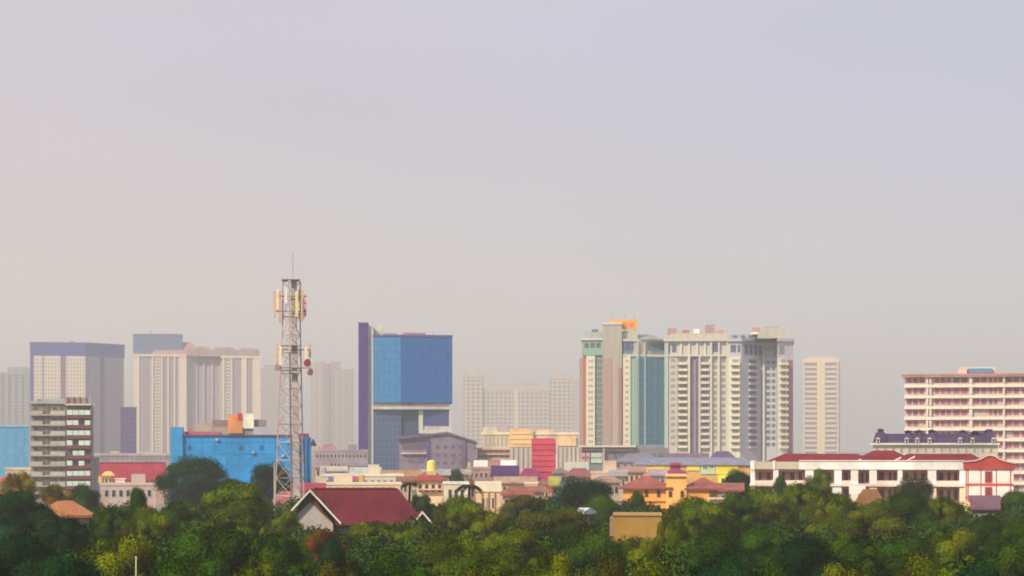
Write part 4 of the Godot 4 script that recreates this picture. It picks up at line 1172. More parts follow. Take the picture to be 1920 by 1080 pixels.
# ==================================================================== white school with the red roof
func school():
	var B := site("school_building", "long white veranda building with red hipped roofs and a red curved pediment", "building", 384, 1650)
	var f := front(B)
	var white := mt(0.88, 0.87, 0.83, "stain")
	var grey := mt(0.56, 0.54, 0.44, "stain")
	var pink := mt(0.58, 0.38, 0.36, "stain")
	var red := mt(0.2, 0.014, 0.026, "roof")
	var dred := mt(0.16, 0.02, 0.04, "glass", 0.4)
	var trim := mt(0.55, 0.09, 0.08, "stain")
	fb(B, f, "wall", 1406, 1808, 872, G, -10.5, -2.2, pink)
	fb(B, f, "parapet", 1497, 1808, 864.5, 880.5, -2.4, 0.25, white)
	fb(B, f, "parapet", 1413, 1447, 866, 880, -2.3, 0.15, grey)
	fb(B, f, "parapet", 1452, 1497, 866, 880, -2.3, 0.15, grey)
	fb(B, f, "parapet_post", 1404.5, 1413, 864, 881, -2.4, 0.3, white)
	fb(B, f, "parapet_post", 1447, 1452, 864, 880.5, -2.4, 0.28, white)
	fb(B, f, "parapet_coping", 1497, 1808.4, 862.9, 864.7, -2.6, 0.4, mt(0.7, 0.62, 0.54, "stain"))
	fb(B, f, "shadow_beam", 1413, 1808, 880.5, 883.5, -2.3, -0.1, mt(0.4, 0.2, 0.16, "stain"))  # dark strip; the shadow below the parapet is put into its colour
	for q in [[1404.5, 1413], [1448, 1458], [1509, 1525], [1564, 1578], [1595, 1609], [1630, 1644], [1683, 1692], [1739, 1755], [1798, 1808]]:
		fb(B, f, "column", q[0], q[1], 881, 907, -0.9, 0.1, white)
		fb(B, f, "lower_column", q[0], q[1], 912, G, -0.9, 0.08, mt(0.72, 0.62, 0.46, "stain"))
	fb(B, f, "floor_slab", 1403, 1808, 907, 912, -2.3, 0.35, mt(0.7, 0.62, 0.54, "stain"))
	fb(B, f, "slab_edge", 1404, 1808, 912, 914, -2.2, 0.1, mt(0.42, 0.2, 0.14, "stain"))
	for q in [[1413, 1448], [1458, 1509], [1578, 1595], [1644, 1683], [1692, 1739], [1755, 1798]]:
		fb(B, f, "balustrade", q[0], q[1], 901, 907, -0.5, 0.02, mt(0.7, 0.64, 0.56, "stain"))
	for q in [[1417, 1425], [1433, 1443], [1462, 1470], [1478, 1488], [1494, 1503], [1529, 1540], [1547, 1558], [1581, 1591], [1612, 1620], [1622, 1629], [1647, 1659], [1665, 1673], [1675, 1681], [1696, 1704], [1712, 1720], [1726, 1735], [1759, 1770], [1776, 1783], [1788, 1796]]:
		var w := fb(B, front(B, -2.2), "window", q[0], q[1], 885, 906.5, 0, 0.08, mt(0.62, 0.42, 0.4, "plain"))
		fb(B, front(B, -2.2), "pane", q[0] + 1.2, q[1] - 1.2, 886.5, 905, 0.02, 0.12, dred, w)
		var w2 := fb(B, front(B, -2.2), "window", q[0], q[1], 918, 940, 0, 0.08, mt(0.5, 0.36, 0.3, "plain"))
		fb(B, front(B, -2.2), "pane", q[0] + 1.2, q[1] - 1.2, 919.5, 938, 0.02, 0.12, mt(0.1, 0.05, 0.05, "glass", 0.3), w2)
	# roofs behind the parapet
	roof(B, "roof", 1432, 1640, -11, -2.5, 866, 851, true, 2.6, red)
	roof(B, "roof", 1592, 1722, -11.5, -2.3, 866, 844.5, true, 3.6, red)
	roof(B, "roof", 1676, 1850, -11, -2.6, 866, 851.0, true, 2.0, red)
	for q in [[1600, 1614, 862, 866], [1672, 1690, 858, 865], [1694, 1716, 856, 866]]:
		plate(B, "roof_verge", [[q[0], q[3]], [q[1], q[2] - 2], [q[1], q[2] + 1.5], [q[0] + 2, q[3] + 1]], -2.4, -2.2, mt(0.72, 0.58, 0.5, "stain"))
	# red pediment section
	var zp := 0.9
	fb(B, f, "pavilion_wall", 1808, 1897, 876, G, -11, zp, mt(0.88, 0.86, 0.82, "stain"))
	plate(B, "pediment", [[1805, 879], [1805, 866], [1826, 864], [1838, 860.5], [1846, 855.5], [1854, 853.5], [1862, 855.5], [1870, 861], [1882, 865], [1899, 869], [1899, 879]], 0.3, zp + 0.35, mt(0.42, 0.055, 0.055, "stain"))
	var cop := [[1804, 866.6], [1804, 864.2], [1826, 862], [1838, 858.5], [1846, 853.5], [1854, 851.3], [1862, 853.5], [1870, 859], [1882, 863], [1900, 867], [1900, 869.6], [1882, 865.6], [1870, 861.6], [1862, 856.1], [1854, 854.1], [1846, 856.1], [1838, 861.1], [1826, 864.6]]
	plate(B, "pediment_coping", cop, 0.2, zp + 0.6, mt(0.66, 0.46, 0.36, "stain"))
	for q in [1809, 1812.5, 1836, 1864.5, 1890.5]:
		fb(B, front(B, zp), "red_strip", q, q + 1.7, 879, G, 0, 0.1, trim)
	for q in [[905.5, 909.5], [930, 932.5]]:
		fb(B, front(B, zp), "red_band", 1808, 1897, q[0], q[1], 0, 0.14, trim)
	for y in [883, 912]:
		var w := fb(B, front(B, zp), "window", 1844, 1858, y, y + 21, 0, 0.12, trim)
		fb(B, front(B, zp), "pane", 1846, 1856, y + 1.5, y + 19, 0.04, 0.16, mt(0.22, 0.04, 0.04, "glass", 0.4), w)
		fb(B, front(B, zp), "wall_panel", 1818, 1833, y, y + 20, 0, 0.06, mt(0.85, 0.8, 0.74, "plain"))
		fb(B, front(B, zp), "wall_panel", 1869, 1888, y, y + 20, 0, 0.06, mt(0.85, 0.8, 0.74, "plain"))

# ==================================================================== lattice mast
func lattice_mast():
	var B := site("lattice_mast", "tall three-legged lattice telecom mast with panel antennas and a lightning rod", "mast", 380, 545)
	var r: Node3D = B.r
	var greyp := mt(0.5, 0.42, 0.39, "plain", 0.6)
	var pinkp := mt(0.56, 0.34, 0.29, "plain", 0.6)
	var darkp := mt(0.2, 0.16, 0.16, "plain", 0.6)
	var s: float = B.s
	var top := yy(B, 527)
	# leg columns at the top and at the ground: photograph column and z
	var tops := [Vector3((530 - B.c) * s, top, -0.6), Vector3((543 - B.c) * s, top, 1.5), Vector3((563 - B.c) * s, top, -0.9)]
	var feet := [Vector3((512.5 - B.c) * s, 0, -1.6), Vector3((547 - B.c) * s, 0, 3.0), Vector3((571 - B.c) * s, 0, -2.0)]
	var n := 14
	var nodes := []
	for i in n + 1:
		var t := float(i) / n
		var tt := minf(t / 0.82, 1.0)           # tapers up to four fifths, then runs straight
		var lv := []
		for k in 3:
			var p: Vector3 = feet[k].lerp(tops[k], tt)
			p.y = top * t
			lv.append(p)
		nodes.append(lv)
	for k in 3:
		for i in n:
			bar(r, "leg", nodes[i][k], nodes[i + 1][k], 0.17 if k != 1 else 0.22, (pinkp if (i / 2) % 2 == 0 else greyp) if k != 1 else (darkp if i < 10 else greyp))
	for i in range(1, n + 1):
		for k in 3:
			var l := (k + 1) % 3
			bar(r, "ring_bar", nodes[i][k], nodes[i][l], 0.09, darkp if i % 3 == 0 else greyp)
			bar(r, "brace", nodes[i - 1][k], nodes[i][l], 0.055, greyp)
			bar(r, "brace", nodes[i - 1][l], nodes[i][k], 0.055, greyp if i % 2 else pinkp)
	# cable tray and ladder inside the right face
	for i in n:
		var a: Vector3 = nodes[i][1].lerp(nodes[i][2], 0.5) + Vector3(-0.12, 0, -0.25)
		var b: Vector3 = nodes[i + 1][1].lerp(nodes[i + 1][2], 0.5) + Vector3(-0.12, 0, -0.25)
		put(r, "cable_tray", box_mesh(Vector3(1.0 - 0.2 * i / n, (b - a).length(), 0.1)), Transform3D(Basis(), (a + b) / 2), mt(0.5, 0.45, 0.43, "stain", 0.6))
	for q in [524.6, 648.0, 700.0]:
		var i := int(round((yy(B, q) / top) * n))
		i = mini(i, n)
		var c: Vector3 = (nodes[i][0] + nodes[i][1] + nodes[i][2]) / 3.0
		put(r, "platform", box_mesh(Vector3(2.7, 0.08, 2.6)), Transform3D(Basis(), Vector3(c.x, yy(B, q), c.z)), greyp)
	bar(r, "lightning_rod", Vector3((549 - B.c) * s, top, 0), Vector3((549 - B.c) * s, yy(B, 474), 0), 0.1, mt(0.4, 0.37, 0.38, "plain"))
	var yel := mt(0.76, 0.66, 0.26, "grain", 0.5)
	var orr := mt(0.62, 0.46, 0.3, "grain", 0.5)
	var pal := mt(0.74, 0.66, 0.52, "grain", 0.5)
	var pk := mt(0.62, 0.38, 0.33, "grain", 0.5)
	# panels: column, upper row, lower row, z, material
	for q in [[515.5, 548, 592, 0.6, orr], [520.5, 543, 583, 1.6, pal], [525, 546, 600, -1.6, pk], [536, 540, 572, 2.6, mt(0.7, 0.72, 0.7, "grain", 0.5)], [556, 548, 596, 2.2, yel], [562, 541, 590, -2.0, pal], [567, 546, 600, 0.8, orr], [572, 553, 592, -0.6, pk],
			[519.5, 647, 680, 0.6, orr], [526, 650, 686, 1.5, pal], [573.5, 650, 674, 0.4, pal], [581, 645, 668, -0.6, pk]]:
		var mm: Material = q[4]
		var a := fb(B, front(B), "panel_antenna", q[0] - 2.4, q[0] + 2.4, q[1], q[2], q[3], q[3] + 0.22, mm)
		fb(B, front(B), "antenna_pole", q[0] - 0.6, q[0] + 0.6, q[1] - 2, q[2] + 4, q[3] - 0.2, q[3] - 0.08, darkp, a)
	# arms that carry them
	for q in [[515, 575, 556.0, 0.5], [515, 575, 584.0, 0.4], [518, 583, 656.0, 0.3], [518, 583, 690.0, 0.3], [578, 586, 702.0, -0.3]]:
		bar(r, "antenna_arm", Vector3((q[0] - B.c) * s, yy(B, q[2]), q[3]), Vector3((q[1] - B.c) * s, yy(B, q[2]), q[3]), 0.12, darkp)
	# dishes
	for q in [[522.5, 690, 1.2, mt(0.28, 0.16, 0.2, "grain", 0.5), 0.5], [575, 681, 1.2, mt(0.42, 0.07, 0.08, "grain", 0.5), 0.58], [580.5, 698, 0.6, mt(0.4, 0.22, 0.24, "grain", 0.5), 0.5]]:
		var c := CylinderMesh.new()
		c.top_radius = q[4]; c.bottom_radius = q[4] * 0.72; c.height = 0.5; c.radial_segments = 18
		var mm: Material = q[3]
		put(r, "dish_antenna", c, Transform3D(Basis(Vector3.RIGHT, PI / 2).rotated(Vector3.UP, (q[0] - 545.0) * 0.02), Vector3((q[0] - B.c) * s, yy(B, q[1]), q[2])), mm)
	B = site("utility_pole", "short pale post standing in front of the trees at the bottom left", "pole", 96, 255)
	fb(B, front(B), "shaft", 253.3, 256.3, 1046, G, -0.04, 0.04, mt(0.5, 0.48, 0.3, "plain"))
	fb(B, front(B), "shaft_cap", 252.8, 256.8, 1043.5, 1046, -0.06, 0.06, mt(0.55, 0.52, 0.36, "plain"))
	# slender pole left of the mast
	B = site("utility_pole", "thin pale pole standing among trees left of the lattice mast", "pole", 300, 514)
	fb(B, front(B), "shaft", 513.2, 515.2, 868, G, -0.08, 0.08, mt(0.5, 0.46, 0.42, "plain"))
	fb(B, front(B), "cross_arm", 508, 520, 873, 874.6, -0.06, 0.12, mt(0.3, 0.28, 0.26, "plain"))

# ==================================================================== house with the big red roof
func red_house():
	var B := site("red_roof_house", "house with a large dark red tiled roof and white-edged gable among the trees", "house", 260, 665)
	var s: float = B.s
	var f := front(B)
	var wall := mt(0.44, 0.4, 0.38, "stain")
	var tile := mt(0.135, 0.016, 0.027, "roof", 0.85)
	var white := mt(0.74, 0.68, 0.6, "stain")
	# main range: ridge along x
	fb(B, f, "wall", 560, 760, 984, G, -9.4, -0.8, wall)
	tiled_slope(B, "roof", 545, 800, 986, 917.5, 0.6, -4.6, 748, 575, tile)
	tiled_slope(B, "rear_roof", 545, 800, 986, 917.5, -10, -4.7, 748, 575, tile)
	# ridge tiles
	for i in 22:
		var p0 := 588.0 + i * 7.1
		fb(B, f, "ridge_tile", p0, p0 + 6.7, 915.6 + 0.5 * (i % 2), 919.2, -4.95, -4.3, mt(0.15, 0.01, 0.022, "roof", 0.8))
	# front gable wing on the left
	cross_gable(B, 525, 640, 978, 917, 2.6, -4.2, tile, white, wall, 5.5)
	# small gable at the right
	cross_gable(B, 768, 814, 984, 958, 2.2, -3.0, tile, white, wall, 3.4)

# a roof slope in overlapping tile courses with rounded pans, trimmed to a hip towards the ridge
func tiled_slope(B: Dictionary, nm: String, p0: float, p1: float, ye: float, yr: float, ze: float, zr: float, r1: float, r0: float, m: Material):
	var st := SurfaceTool.new()
	st.begin(Mesh.PRIMITIVE_TRIANGLES)
	var n := 22
	var cols := 80
	var e := yy(B, ye)
	var t := yy(B, yr)
	var rows := []
	for i in n:
		for half in 2:
			var v := (i + half) / float(n)
			var lift := 0.07 if half == 0 else 0.0
			var row := []
			var xa: float = (lerpf(p0, r0, v) - B.c) * B.s
			var xb: float = (lerpf(p1, r1, v) - B.c) * B.s
			for k in cols + 1:
				var x := lerpf(xa, xb, k / float(cols))
				var pan := 0.035 * sin(x / 0.3 * TAU)
				row.append(Vector3(x, lerpf(e, t, v) + lift + pan, lerpf(ze, zr, v)))
			rows.append(row)
	var flip := zr > ze
	for i in rows.size() - 1:
		for k in cols:
			var q := [rows[i][k], rows[i][k + 1], rows[i + 1][k + 1], rows[i + 1][k]]
			var o := [0, 3, 2, 0, 2, 1] if not flip else [0, 2, 3, 0, 1, 2]
			for j in o:
				st.add_vertex(q[j])
	st.generate_normals()
	put(B.r, nm, st.commit(), Transform3D(), m)

# a gable wing with barge boards, the end wall set back under the verge
func cross_gable(B: Dictionary, p0: float, p1: float, ye: float, yr: float, zf: float, zr: float, tile: Material, white: Material, wall: Material, deep: float):
	var s: float = B.s
	var pc := (p0 + p1) / 2
	var th := 5.0
	# two roof planes
	for side in [-1, 1]:
		var pe: float = p0 if side < 0 else p1
		var a := Vector3((pe - B.c) * s, yy(B, ye), zf)
		var b := Vector3((pc - B.c) * s, yy(B, yr), zf)
		var c := Vector3(b.x, b.y, zr)
		var d := Vector3(a.x, a.y, zr)
		var dn := Vector3(0, -0.18, 0)
		put(B.r, "gable_roof", solid([[a, b, c, d], [a + dn, b + dn, c + dn, d + dn], [a, b, b + dn, a + dn], [d, c, c + dn, d + dn], [a, d, d + dn, a + dn]]), Transform3D(), tile)
		# barge board
		var o1 := [[pe, ye], [pc, yr - 1.2], [pc, yr - 1.2 + th], [pe + side * -0.6, ye + th * 0.8]]
		plate(B, "barge_board", o1, zf + 0.02, zf + 0.16, white)
	var inner := (p1 - p0) * 0.13
	plate(B, "gable_wall", [[p0 + inner, ye + 3], [pc, yr + 11], [p1 - inner, ye + 3], [p1 - inner, 1060], [p0 + inner, 1060]], zr, zf - 0.75, wall)
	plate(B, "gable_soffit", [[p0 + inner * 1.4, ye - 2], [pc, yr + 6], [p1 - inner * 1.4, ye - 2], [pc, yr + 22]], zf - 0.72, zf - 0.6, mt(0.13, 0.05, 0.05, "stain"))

# ==================================================================== trees
var crowns := []
var trunks := []
var leaf_mats := []

func leaf(r: float, g: float, b: float) -> StandardMaterial3D:
	var m := StandardMaterial3D.new()
	m.albedo_color = Color(r * 2.0, g * 2.0, b * 2.0).linear_to_srgb()   # leaf and bough tones average a half
	m.vertex_color_use_as_albedo = true
	m.roughness = 0.9
	m.metallic_specular = 0.06
	m.cull_mode = BaseMaterial3D.CULL_DISABLED
	m.backlight_enabled = true
	m.backlight = Color(0.12, 0.14, 0.03)
	return m

# a crown 10 m high in all (with its trunk) and about 10 m wide, made of leaf-sized faces on many boughs
func crown_mesh(sd: int, shape: Dictionary) -> ArrayMesh:
	var rg := RandomNumberGenerator.new()
	rg.seed = sd
	var st := SurfaceTool.new()
	st.begin(Mesh.PRIMITIVE_TRIANGLES)
	var boughs := []
	var cy: float = shape.cy
	for i in shape.n:
		var a := rg.randf() * TAU
		var u := rg.randf_range(shape.get("low", -0.45), 1.0)
		var h := sqrt(maxf(0.0, 1.0 - u * u))
		var k := pow(rg.randf(), 0.4)
		var narrow := 1.0
		if shape.get("point", 0.0) > 0.0:
			narrow = lerpf(1.0, 0.35, clampf(u, 0, 1) * shape.point)
		var c := Vector3(cos(a) * h * shape.rx * k * narrow, cy + u * shape.ry * lerpf(0.75, 1.0, k), sin(a) * h * shape.rx * k * narrow)
		var pr := rg.randf_range(shape.p0, shape.p1)
		boughs.append([c, pr, 0.32 + 1.25 * rg.randf(), rg.randf_range(-1, 1)])  # random bough tones, spread wide to put clump light and shade into colour
	var total := 0.0
	for b in boughs: total += b[1] * b[1]
	for b in boughs:
		var c: Vector3 = b[0]
		var pr: float = b[1]
		var cnt := int(shape.leaves * pr * pr / total)
		for j in cnt:
			var d := Vector3(rg.randfn(), rg.randfn() * 0.8 + 0.15, rg.randfn()).normalized()
			var q := pr * pow(rg.randf(), 0.3) * (1.0 + 0.13 * rg.randfn())
			var p := c + Vector3(d.x * q * 1.15, d.y * q * 0.8, d.z * q * 1.15)
			var out := (d * 1.0 + (p - Vector3(0, cy - 1.5, 0)).normalized() * 0.25).normalized()
			var nr := (out + Vector3(rg.randfn(), rg.randfn(), rg.randfn()) * 0.28).normalized()
			var ax := nr.cross(Vector3(rg.randfn(), rg.randfn(), rg.randfn())).normalized()
			var bx := nr.cross(ax)
			var L: float = shape.leaf * rg.randf_range(0.6, 1.35)
			var W := L * rg.randf_range(0.38, 0.6)
			var tone: float = b[2] * rg.randf_range(0.9, 1.1)
			var yel: float = 1.0 + 0.25 * b[3] + rg.randf_range(-0.15, 0.15)
			st.set_color(Color(tone * yel, tone, tone * (1.6 - 0.6 * yel), 2.0) * 0.5)
			var tip := p + ax * L
			var r1 := p + bx * W + nr * 0.05
			var r2 := p - bx * W + nr * 0.05
			var tail := p - ax * L
			st.set_normal(nr)
			for v in [tip, tail, r1, tip, r2, tail]:
				st.add_vertex(v)
	return st.commit()

func trunk_mesh(sd: int, shape: Dictionary) -> ArrayMesh:
	var rg := RandomNumberGenerator.new()
	rg.seed = sd + 99
	var st := SurfaceTool.new()
	st.begin(Mesh.PRIMITIVE_TRIANGLES)
	var top := Vector3(rg.randf_range(-0.4, 0.4), shape.cy, rg.randf_range(-0.4, 0.4))
	tube_into(st, [Vector3(0, -0.2, 0), Vector3(0.05, 0.5, 0), top * 0.5, top], [0.5, 0.36, 0.28, 0.14], 8)
	for i in 9:
		var a := TAU * i / 9.0 + rg.randf_range(-0.3, 0.3)
		var s := top * rg.randf_range(0.4, 0.95)
		var e := Vector3(cos(a) * shape.rx * 0.75, shape.cy + rg.randf_range(-0.2, 0.7) * shape.ry, sin(a) * shape.rx * 0.75)
		tube_into(st, [s, s.lerp(e, 0.5) + Vector3(0, -0.3, 0), e], [0.16, 0.1, 0.03], 5)
	return st.commit()

func trees():
	var shapes := [
		{"n": 34, "cy": 6.0, "rx": 4.1, "ry": 3.0, "p0": 0.7, "p1": 1.6, "leaves": 44000, "leaf": 0.1},          # broad round
		{"n": 48, "cy": 6.2, "rx": 4.1, "ry": 2.8, "p0": 0.6, "p1": 1.35, "leaves": 44000, "leaf": 0.1},        # many small domes
		{"n": 26, "cy": 6.1, "rx": 3.8, "ry": 2.9, "p0": 0.9, "p1": 1.9, "leaves": 44000, "leaf": 0.105},          # heavy clumps
		{"n": 44, "cy": 5.4, "rx": 3.9, "ry": 3.8, "p0": 0.6, "p1": 1.3, "leaves": 34000, "leaf": 0.1, "point": 1.0},  # pointed
		{"n": 52, "cy": 6.4, "rx": 4.2, "ry": 2.8, "p0": 0.5, "p1": 1.1, "leaves": 24000, "leaf": 0.1},         # thin, feathery
		{"n": 32, "cy": 6.6, "rx": 4.3, "ry": 2.4, "p0": 0.7, "p1": 1.5, "leaves": 44000, "leaf": 0.1},          # flat spreading
		{"n": 46, "cy": 4.9, "rx": 3.9, "ry": 4.3, "p0": 0.8, "p1": 1.7, "leaves": 44000, "leaf": 0.11, "low": -0.8},         # leafy down to the ground
	]
	for i in shapes.size():
		crowns.append(crown_mesh(100 + i * 17, shapes[i]))
		trunks.append(trunk_mesh(100 + i * 17, shapes[i]))
	# 0 blue-green, 1 deep green, 2 olive, 3 yellow, 4 brown-green, 5 bright green, 6 grey-green, 7 rust
	leaf_mats = [leaf(0.011, 0.053, 0.012), leaf(0.04, 0.1, 0.002), leaf(0.112, 0.158, 0.001), leaf(0.23, 0.16, 0.008), leaf(0.064, 0.078, 0.008), leaf(0.1, 0.15, 0.001), leaf(0.05, 0.065, 0.025), leaf(0.19, 0.07, 0.006)]
	var bark := mt(0.09, 0.065, 0.045, "grain", 0.9)
	# column, row of the top, width in columns, distance, shape, colour, label
	var list := [
		[365, 852, 158, 425, 6, 0, "dark blue-green spreading tree in front of the blue building"],
		[508, 864, 96, 432, 6, 0, "dark rounded tree against the blue wall beside the lattice mast"],
		[432, 893, 70, 415, 6, 0, "small dark tree in the gap under the blue wall"],
		[852, 877, 42, 600, 6, 0, "small dark round tree right of the yellow water tank"],
		[156, 905, 84, 345, 6, 1, "dark bushy tree at the foot of the weathered apartment block"],
		[34, 884, 92, 335, 4, 3, "thin yellow-green tree left of the weathered apartment block"],
		[104, 906, 76, 300, 4, 3, "thin yellow tree beside the orange tiled roof"],
		[258, 914, 66, 232, 3, 1, "pointed green tree in front of the pink plastered house"],
		[786, 926, 72, 300, 4, 6, "grey thin tree between red roof and cream two-storey house"],
		[1092, 892, 140, 330, 6, 0, "dark blue-green tree left of the orange villa"],
		[1128, 925, 96, 290, 2, 1, "deep green tree just in front of the blue-green one by the villa"],
		[985, 928, 112, 300, 1, 4, "brown-green tree left of the dark tree by the villa"],
		[1384, 878, 76, 410, 6, 0, "dark tree between the yellow hall and the white school"],
		[1195, 920, 44, 335, 3, 1, "small dark tree against the left end of the orange villa"],
		[1300, 935, 60, 320, 4, 4, "thin brown tree in front of the orange villa's wall"],
		[1536, 878, 62, 345, 4, 2, "thin olive tree in front of the school's third column"],
		[1464, 892, 52, 350, 3, 1, "small dark pointed tree at the school's left veranda"],
		[1714, 890, 92, 330, 6, 6, "grey-green tree in front of the school's right veranda"],
		[1908, 920, 92, 320, 0, 1, "deep green tree below the right end of the red pediment"],
		[1648, 934, 70, 300, 1, 2, "olive tree below the rusty roof in front of the school"],
		[18, 922, 190, 215, 5, 0, "blue-black broad tree at the left edge under the yellow one"],
		[112, 968, 150, 185, 1, 0, "blue-black tree below the orange tiled roof"],
		[20, 1000, 200, 135, 0, 0, "blue-black tree at the left edge, lower of the two"],
		[128, 1040, 170, 112, 5, 0, "blue-black tree low at the bottom left beside the olive one"],
		[206, 950, 110, 215, 1, 1, "deep green tree left of the pointed one"],
		[285, 948, 110, 205, 0, 2, "olive tree right of and below the pointed one"],
		[338, 940, 120, 240, 1, 1, "deep green tree below the dark spreading tree"],
		[440, 903, 176, 235, 0, 5, "bright olive-green dome of a tree below the blue building"],
		[528, 955, 90, 230, 4, 2, "olive thin tree at the left end of the white gable"],
		[400, 978, 190, 150, 2, 1, "deep green heavy-crowned tree below the bright dome"],
		[230, 1002, 210, 130, 1, 2, "olive broad tree at the bottom beside the blue-black ones"],
		[515, 998, 170, 150, 1, 1, "deep green tree below the white gable's left end"],
		[335, 1045, 170, 108, 0, 1, "deep green tree low at the bottom left of centre"],
		[480, 1052, 150, 106, 1, 2, "olive tree at the bottom edge below the mast"],
		[612, 992, 105, 205, 4, 7, "rust-orange tree below the white gable"],
		[622, 1006, 90, 165, 3, 0, "black-green tree in front of the rust-orange one"],
		[700, 977, 150, 215, 1, 2, "olive tree under the eave of the big red roof"],
		[640, 1048, 150, 112, 1, 4, "brown-green tree at the bottom edge below the rust-orange one"],
		[775, 984, 90, 205, 0, 2, "olive tree below the small right gable of the red roof"],
		[872, 929, 120, 235, 0, 2, "olive dome of a tree right of the red roof"],
		[918, 960, 110, 215, 1, 2, "olive tree below the tall narrow cream house"],
		[840, 998, 170, 155, 2, 5, "bright green heavy-crowned tree in the middle below the olive dome"],
		[740, 1036, 150, 122, 0, 1, "deep green tree at the bottom edge below the red roof"],
		[960, 988, 150, 172, 0, 2, "olive tree below the brown-green one in the middle"],
		[925, 1046, 180, 112, 1, 5, "bright green tree at the bottom edge in the middle"],
		[1046, 952, 168, 215, 5, 4, "brown-green spreading tree below the white shed roof corner"],
		[1100, 988, 150, 165, 2, 1, "deep green tree left of the tan wall"],
		[1030, 1036, 150, 122, 1, 2, "olive tree at the bottom edge left of the tan wall"],
		[1130, 1042, 150, 116, 0, 4, "brown-green tree at the bottom edge below the tan wall's left side"],
		[1200, 1006, 120, 165, 1, 2, "olive tree right under the tan wall"],
		[1262, 968, 100, 190, 1, 2, "olive tree covering the right side of the tan wall"],
		[1312, 930, 132, 225, 0, 2, "olive dome of a tree below the orange villa"],
		[1380, 922, 116, 245, 1, 1, "deep green tree below the gap left of the school"],
		[1235, 1046, 170, 107, 0, 2, "olive tree at the bottom edge right of the tan wall"],
		[1338, 986, 160, 158, 2, 1, "deep green heavy tree below the olive dome near the villa"],
		[1436, 912, 124, 255, 0, 2, "olive tree below the school's left end"],
		[1502, 904, 112, 268, 1, 5, "bright green tree below the school's second column"],
		[1424, 988, 156, 175, 0, 1, "deep green tree two crowns below the school's left end"],
		[1568, 924, 130, 235, 1, 2, "olive tree below the white boards of the school"],
		[1368, 1040, 180, 114, 5, 0, "blue-black tree at the bottom edge right of centre"],
		[1504, 1000, 180, 146, 2, 0, "blue-black heavy-crowned tree below the school's middle"],
		[1628, 944, 124, 228, 0, 2, "olive dome below the rusty roof near the school"],
		[1600, 1006, 166, 148, 1, 1, "deep green tree right of the blue-black heavy one"],
		[1694, 918, 130, 240, 2, 1, "deep green tree below the grey-green tree at the school"],
		[1768, 930, 90, 245, 1, 2, "olive tree below the left side of the red pediment"],
		[1690, 1004, 160, 155, 0, 1, "deep green tree below the olive dome near the school"],
		[1790, 990, 150, 168, 1, 5, "bright green tree below the purple-brown lean roof"],
		[1744, 1038, 170, 118, 0, 2, "olive tree at the bottom edge below the bright green one"],
		[1856, 962, 120, 200, 2, 1, "deep green tree right of the purple-brown lean roof"],
		[1915, 972, 120, 180, 0, 1, "deep green tree at the right edge, lower one"],
		[1888, 1018, 160, 134, 1, 1, "deep green many-domed tree at the bottom right corner"],
		[1582, 1052, 170, 106, 1, 2, "olive tree at the bottom edge below the deep green ones"],
		[1838, 1052, 140, 108, 5, 0, "blue-black tree at the bottom edge near the right corner"],
		[1470, 1058, 150, 102, 0, 1, "deep green tree at the bottom edge below the blue-black heavy one"],
	]
	for q in list:
		var d: float = q[3]
		var s := d * 0.78 / F
		var h := CAM - (float(q[1]) - HZ) * s
		var w: float = q[2] * s
		var T := site("tree", q[6], "tree", d, q[0], "trees of the green belt")
		var r: Node3D = T.r
		var yaw := rng.randf() * TAU
		var bb: AABB = crowns[q[4]].get_aabb()
		var across := 0.96 * (bb.size.x + bb.size.z) / 2
		var sc := Vector3(w / across, h / (bb.end.y * 0.975), w / across)
		var xf := Transform3D(Basis(Vector3.UP, yaw).scaled(sc), Vector3.ZERO)
		put(r, "trunk", trunks[q[4]], xf, bark)
		put(r, "crown", crowns[q[4]], xf, leaf_mats[q[5]])
	# palms
	palm(876, 911, 300, 1.6, 18, "palm with drooping brown-green fronds before the tall narrow cream house")
	palm(765, 906, 330, 1.3, 16, "small dark palm at the right end of the big red roof")
	# undergrowth fills the ground between the trunks
	var bush := crown_mesh(901, {"n": 12, "cy": 1.2, "rx": 1.5, "ry": 1.0, "p0": 0.5, "p1": 1.0, "leaves": 4000, "leaf": 0.09})
	var mm := MultiMesh.new()
	mm.transform_format = MultiMesh.TRANSFORM_3D
	mm.mesh = bush
	mm.instance_count = 2600
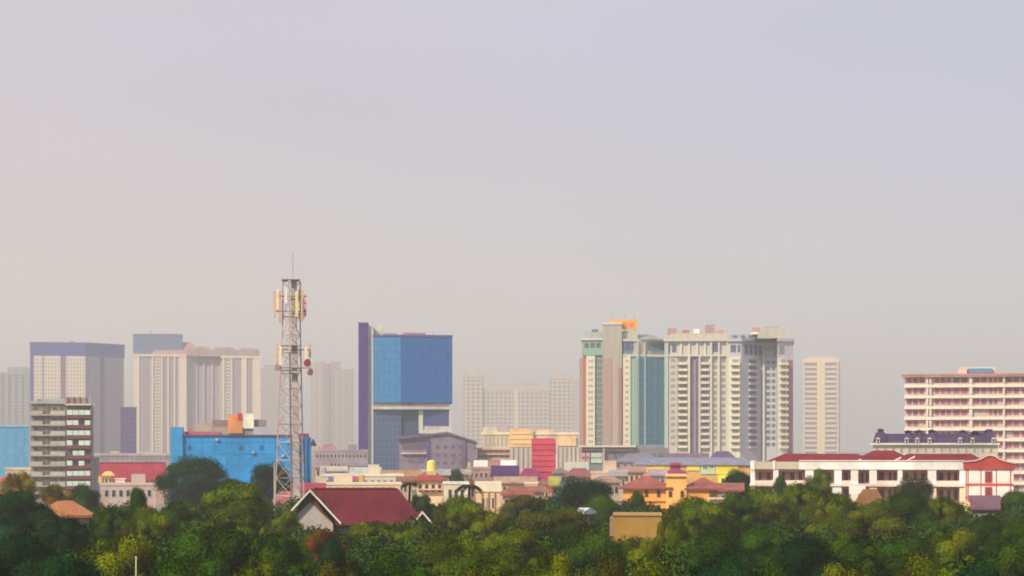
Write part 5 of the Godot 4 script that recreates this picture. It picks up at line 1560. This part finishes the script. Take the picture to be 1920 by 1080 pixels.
	for i in 2600:
		var d := rng.randf_range(66, 270)
		var x := rng.randf_range(-0.29, 0.29) * d
		var sc := rng.randf_range(0.9, 1.9)
		mm.set_instance_transform(i, Transform3D(Basis(Vector3.UP, rng.randf() * TAU).scaled(Vector3(sc, sc * rng.randf_range(0.8, 1.3), sc)), Vector3(x, -0.2, -d)))
	var mi := MultiMeshInstance3D.new()
	mi.name = "undergrowth"
	mi.multimesh = mm
	mi.material_override = leaf_mats[1]
	add_child(mi)
	tag(mi, "dense green undergrowth covering the ground between the trees", "undergrowth", "", "stuff")

func palm(pc: float, py: float, d: float, reach: float, n: int, label: String):
	var B := site("palm_tree", label, "palm tree", d, pc)
	var h := yy(B, py)
	var st := SurfaceTool.new()
	st.begin(Mesh.PRIMITIVE_TRIANGLES)
	tube_into(st, [Vector3(0, -0.2, 0), Vector3(0.1, h * 0.5, 0), Vector3(0.25, h, 0)], [0.24, 0.17, 0.14], 8)
	put(B.r, "trunk", st.commit(), Transform3D(), mt(0.12, 0.09, 0.07, "grain", 0.9))
	var fm := leaf(0.045, 0.05, 0.028)
	for i in n:
		var a := TAU * i / n + rng.randf_range(-0.2, 0.2)
		var dir := Vector3(cos(a), 0, sin(a))
		var side := dir.cross(Vector3.UP)
		var lift := rng.randf_range(0.25, 1.0)
		var fs := SurfaceTool.new()
		fs.begin(Mesh.PRIMITIVE_TRIANGLES)
		var L := reach * rng.randf_range(0.8, 1.1)
		for k in 16:
			var t := (k + 0.6) / 16.0
			var p := Vector3(0.25, h, 0) + dir * L * t + Vector3.UP * (lift * L * 0.7 * t - L * 0.95 * t * t)
			var w := 0.2 * reach * sin(PI * clampf(t * 0.9 + 0.1, 0, 1)) + 0.08
			for sgn in [-1.0, 1.0]:
				var e: Vector3 = p + side * sgn * w + dir * 0.25 - Vector3.UP * w * 0.55
				fs.set_color(Color.from_hsv(0, 0, rng.randf_range(0.35, 0.65)))
				fs.set_normal((Vector3.UP + side * sgn * 0.5).normalized())
				for v in ([p - dir * 0.13, e, p + dir * 0.13] if sgn < 0 else [p + dir * 0.13, e, p - dir * 0.13]):
					fs.add_vertex(v)
		put(B.r, "frond", fs.commit(), Transform3D(), fm)
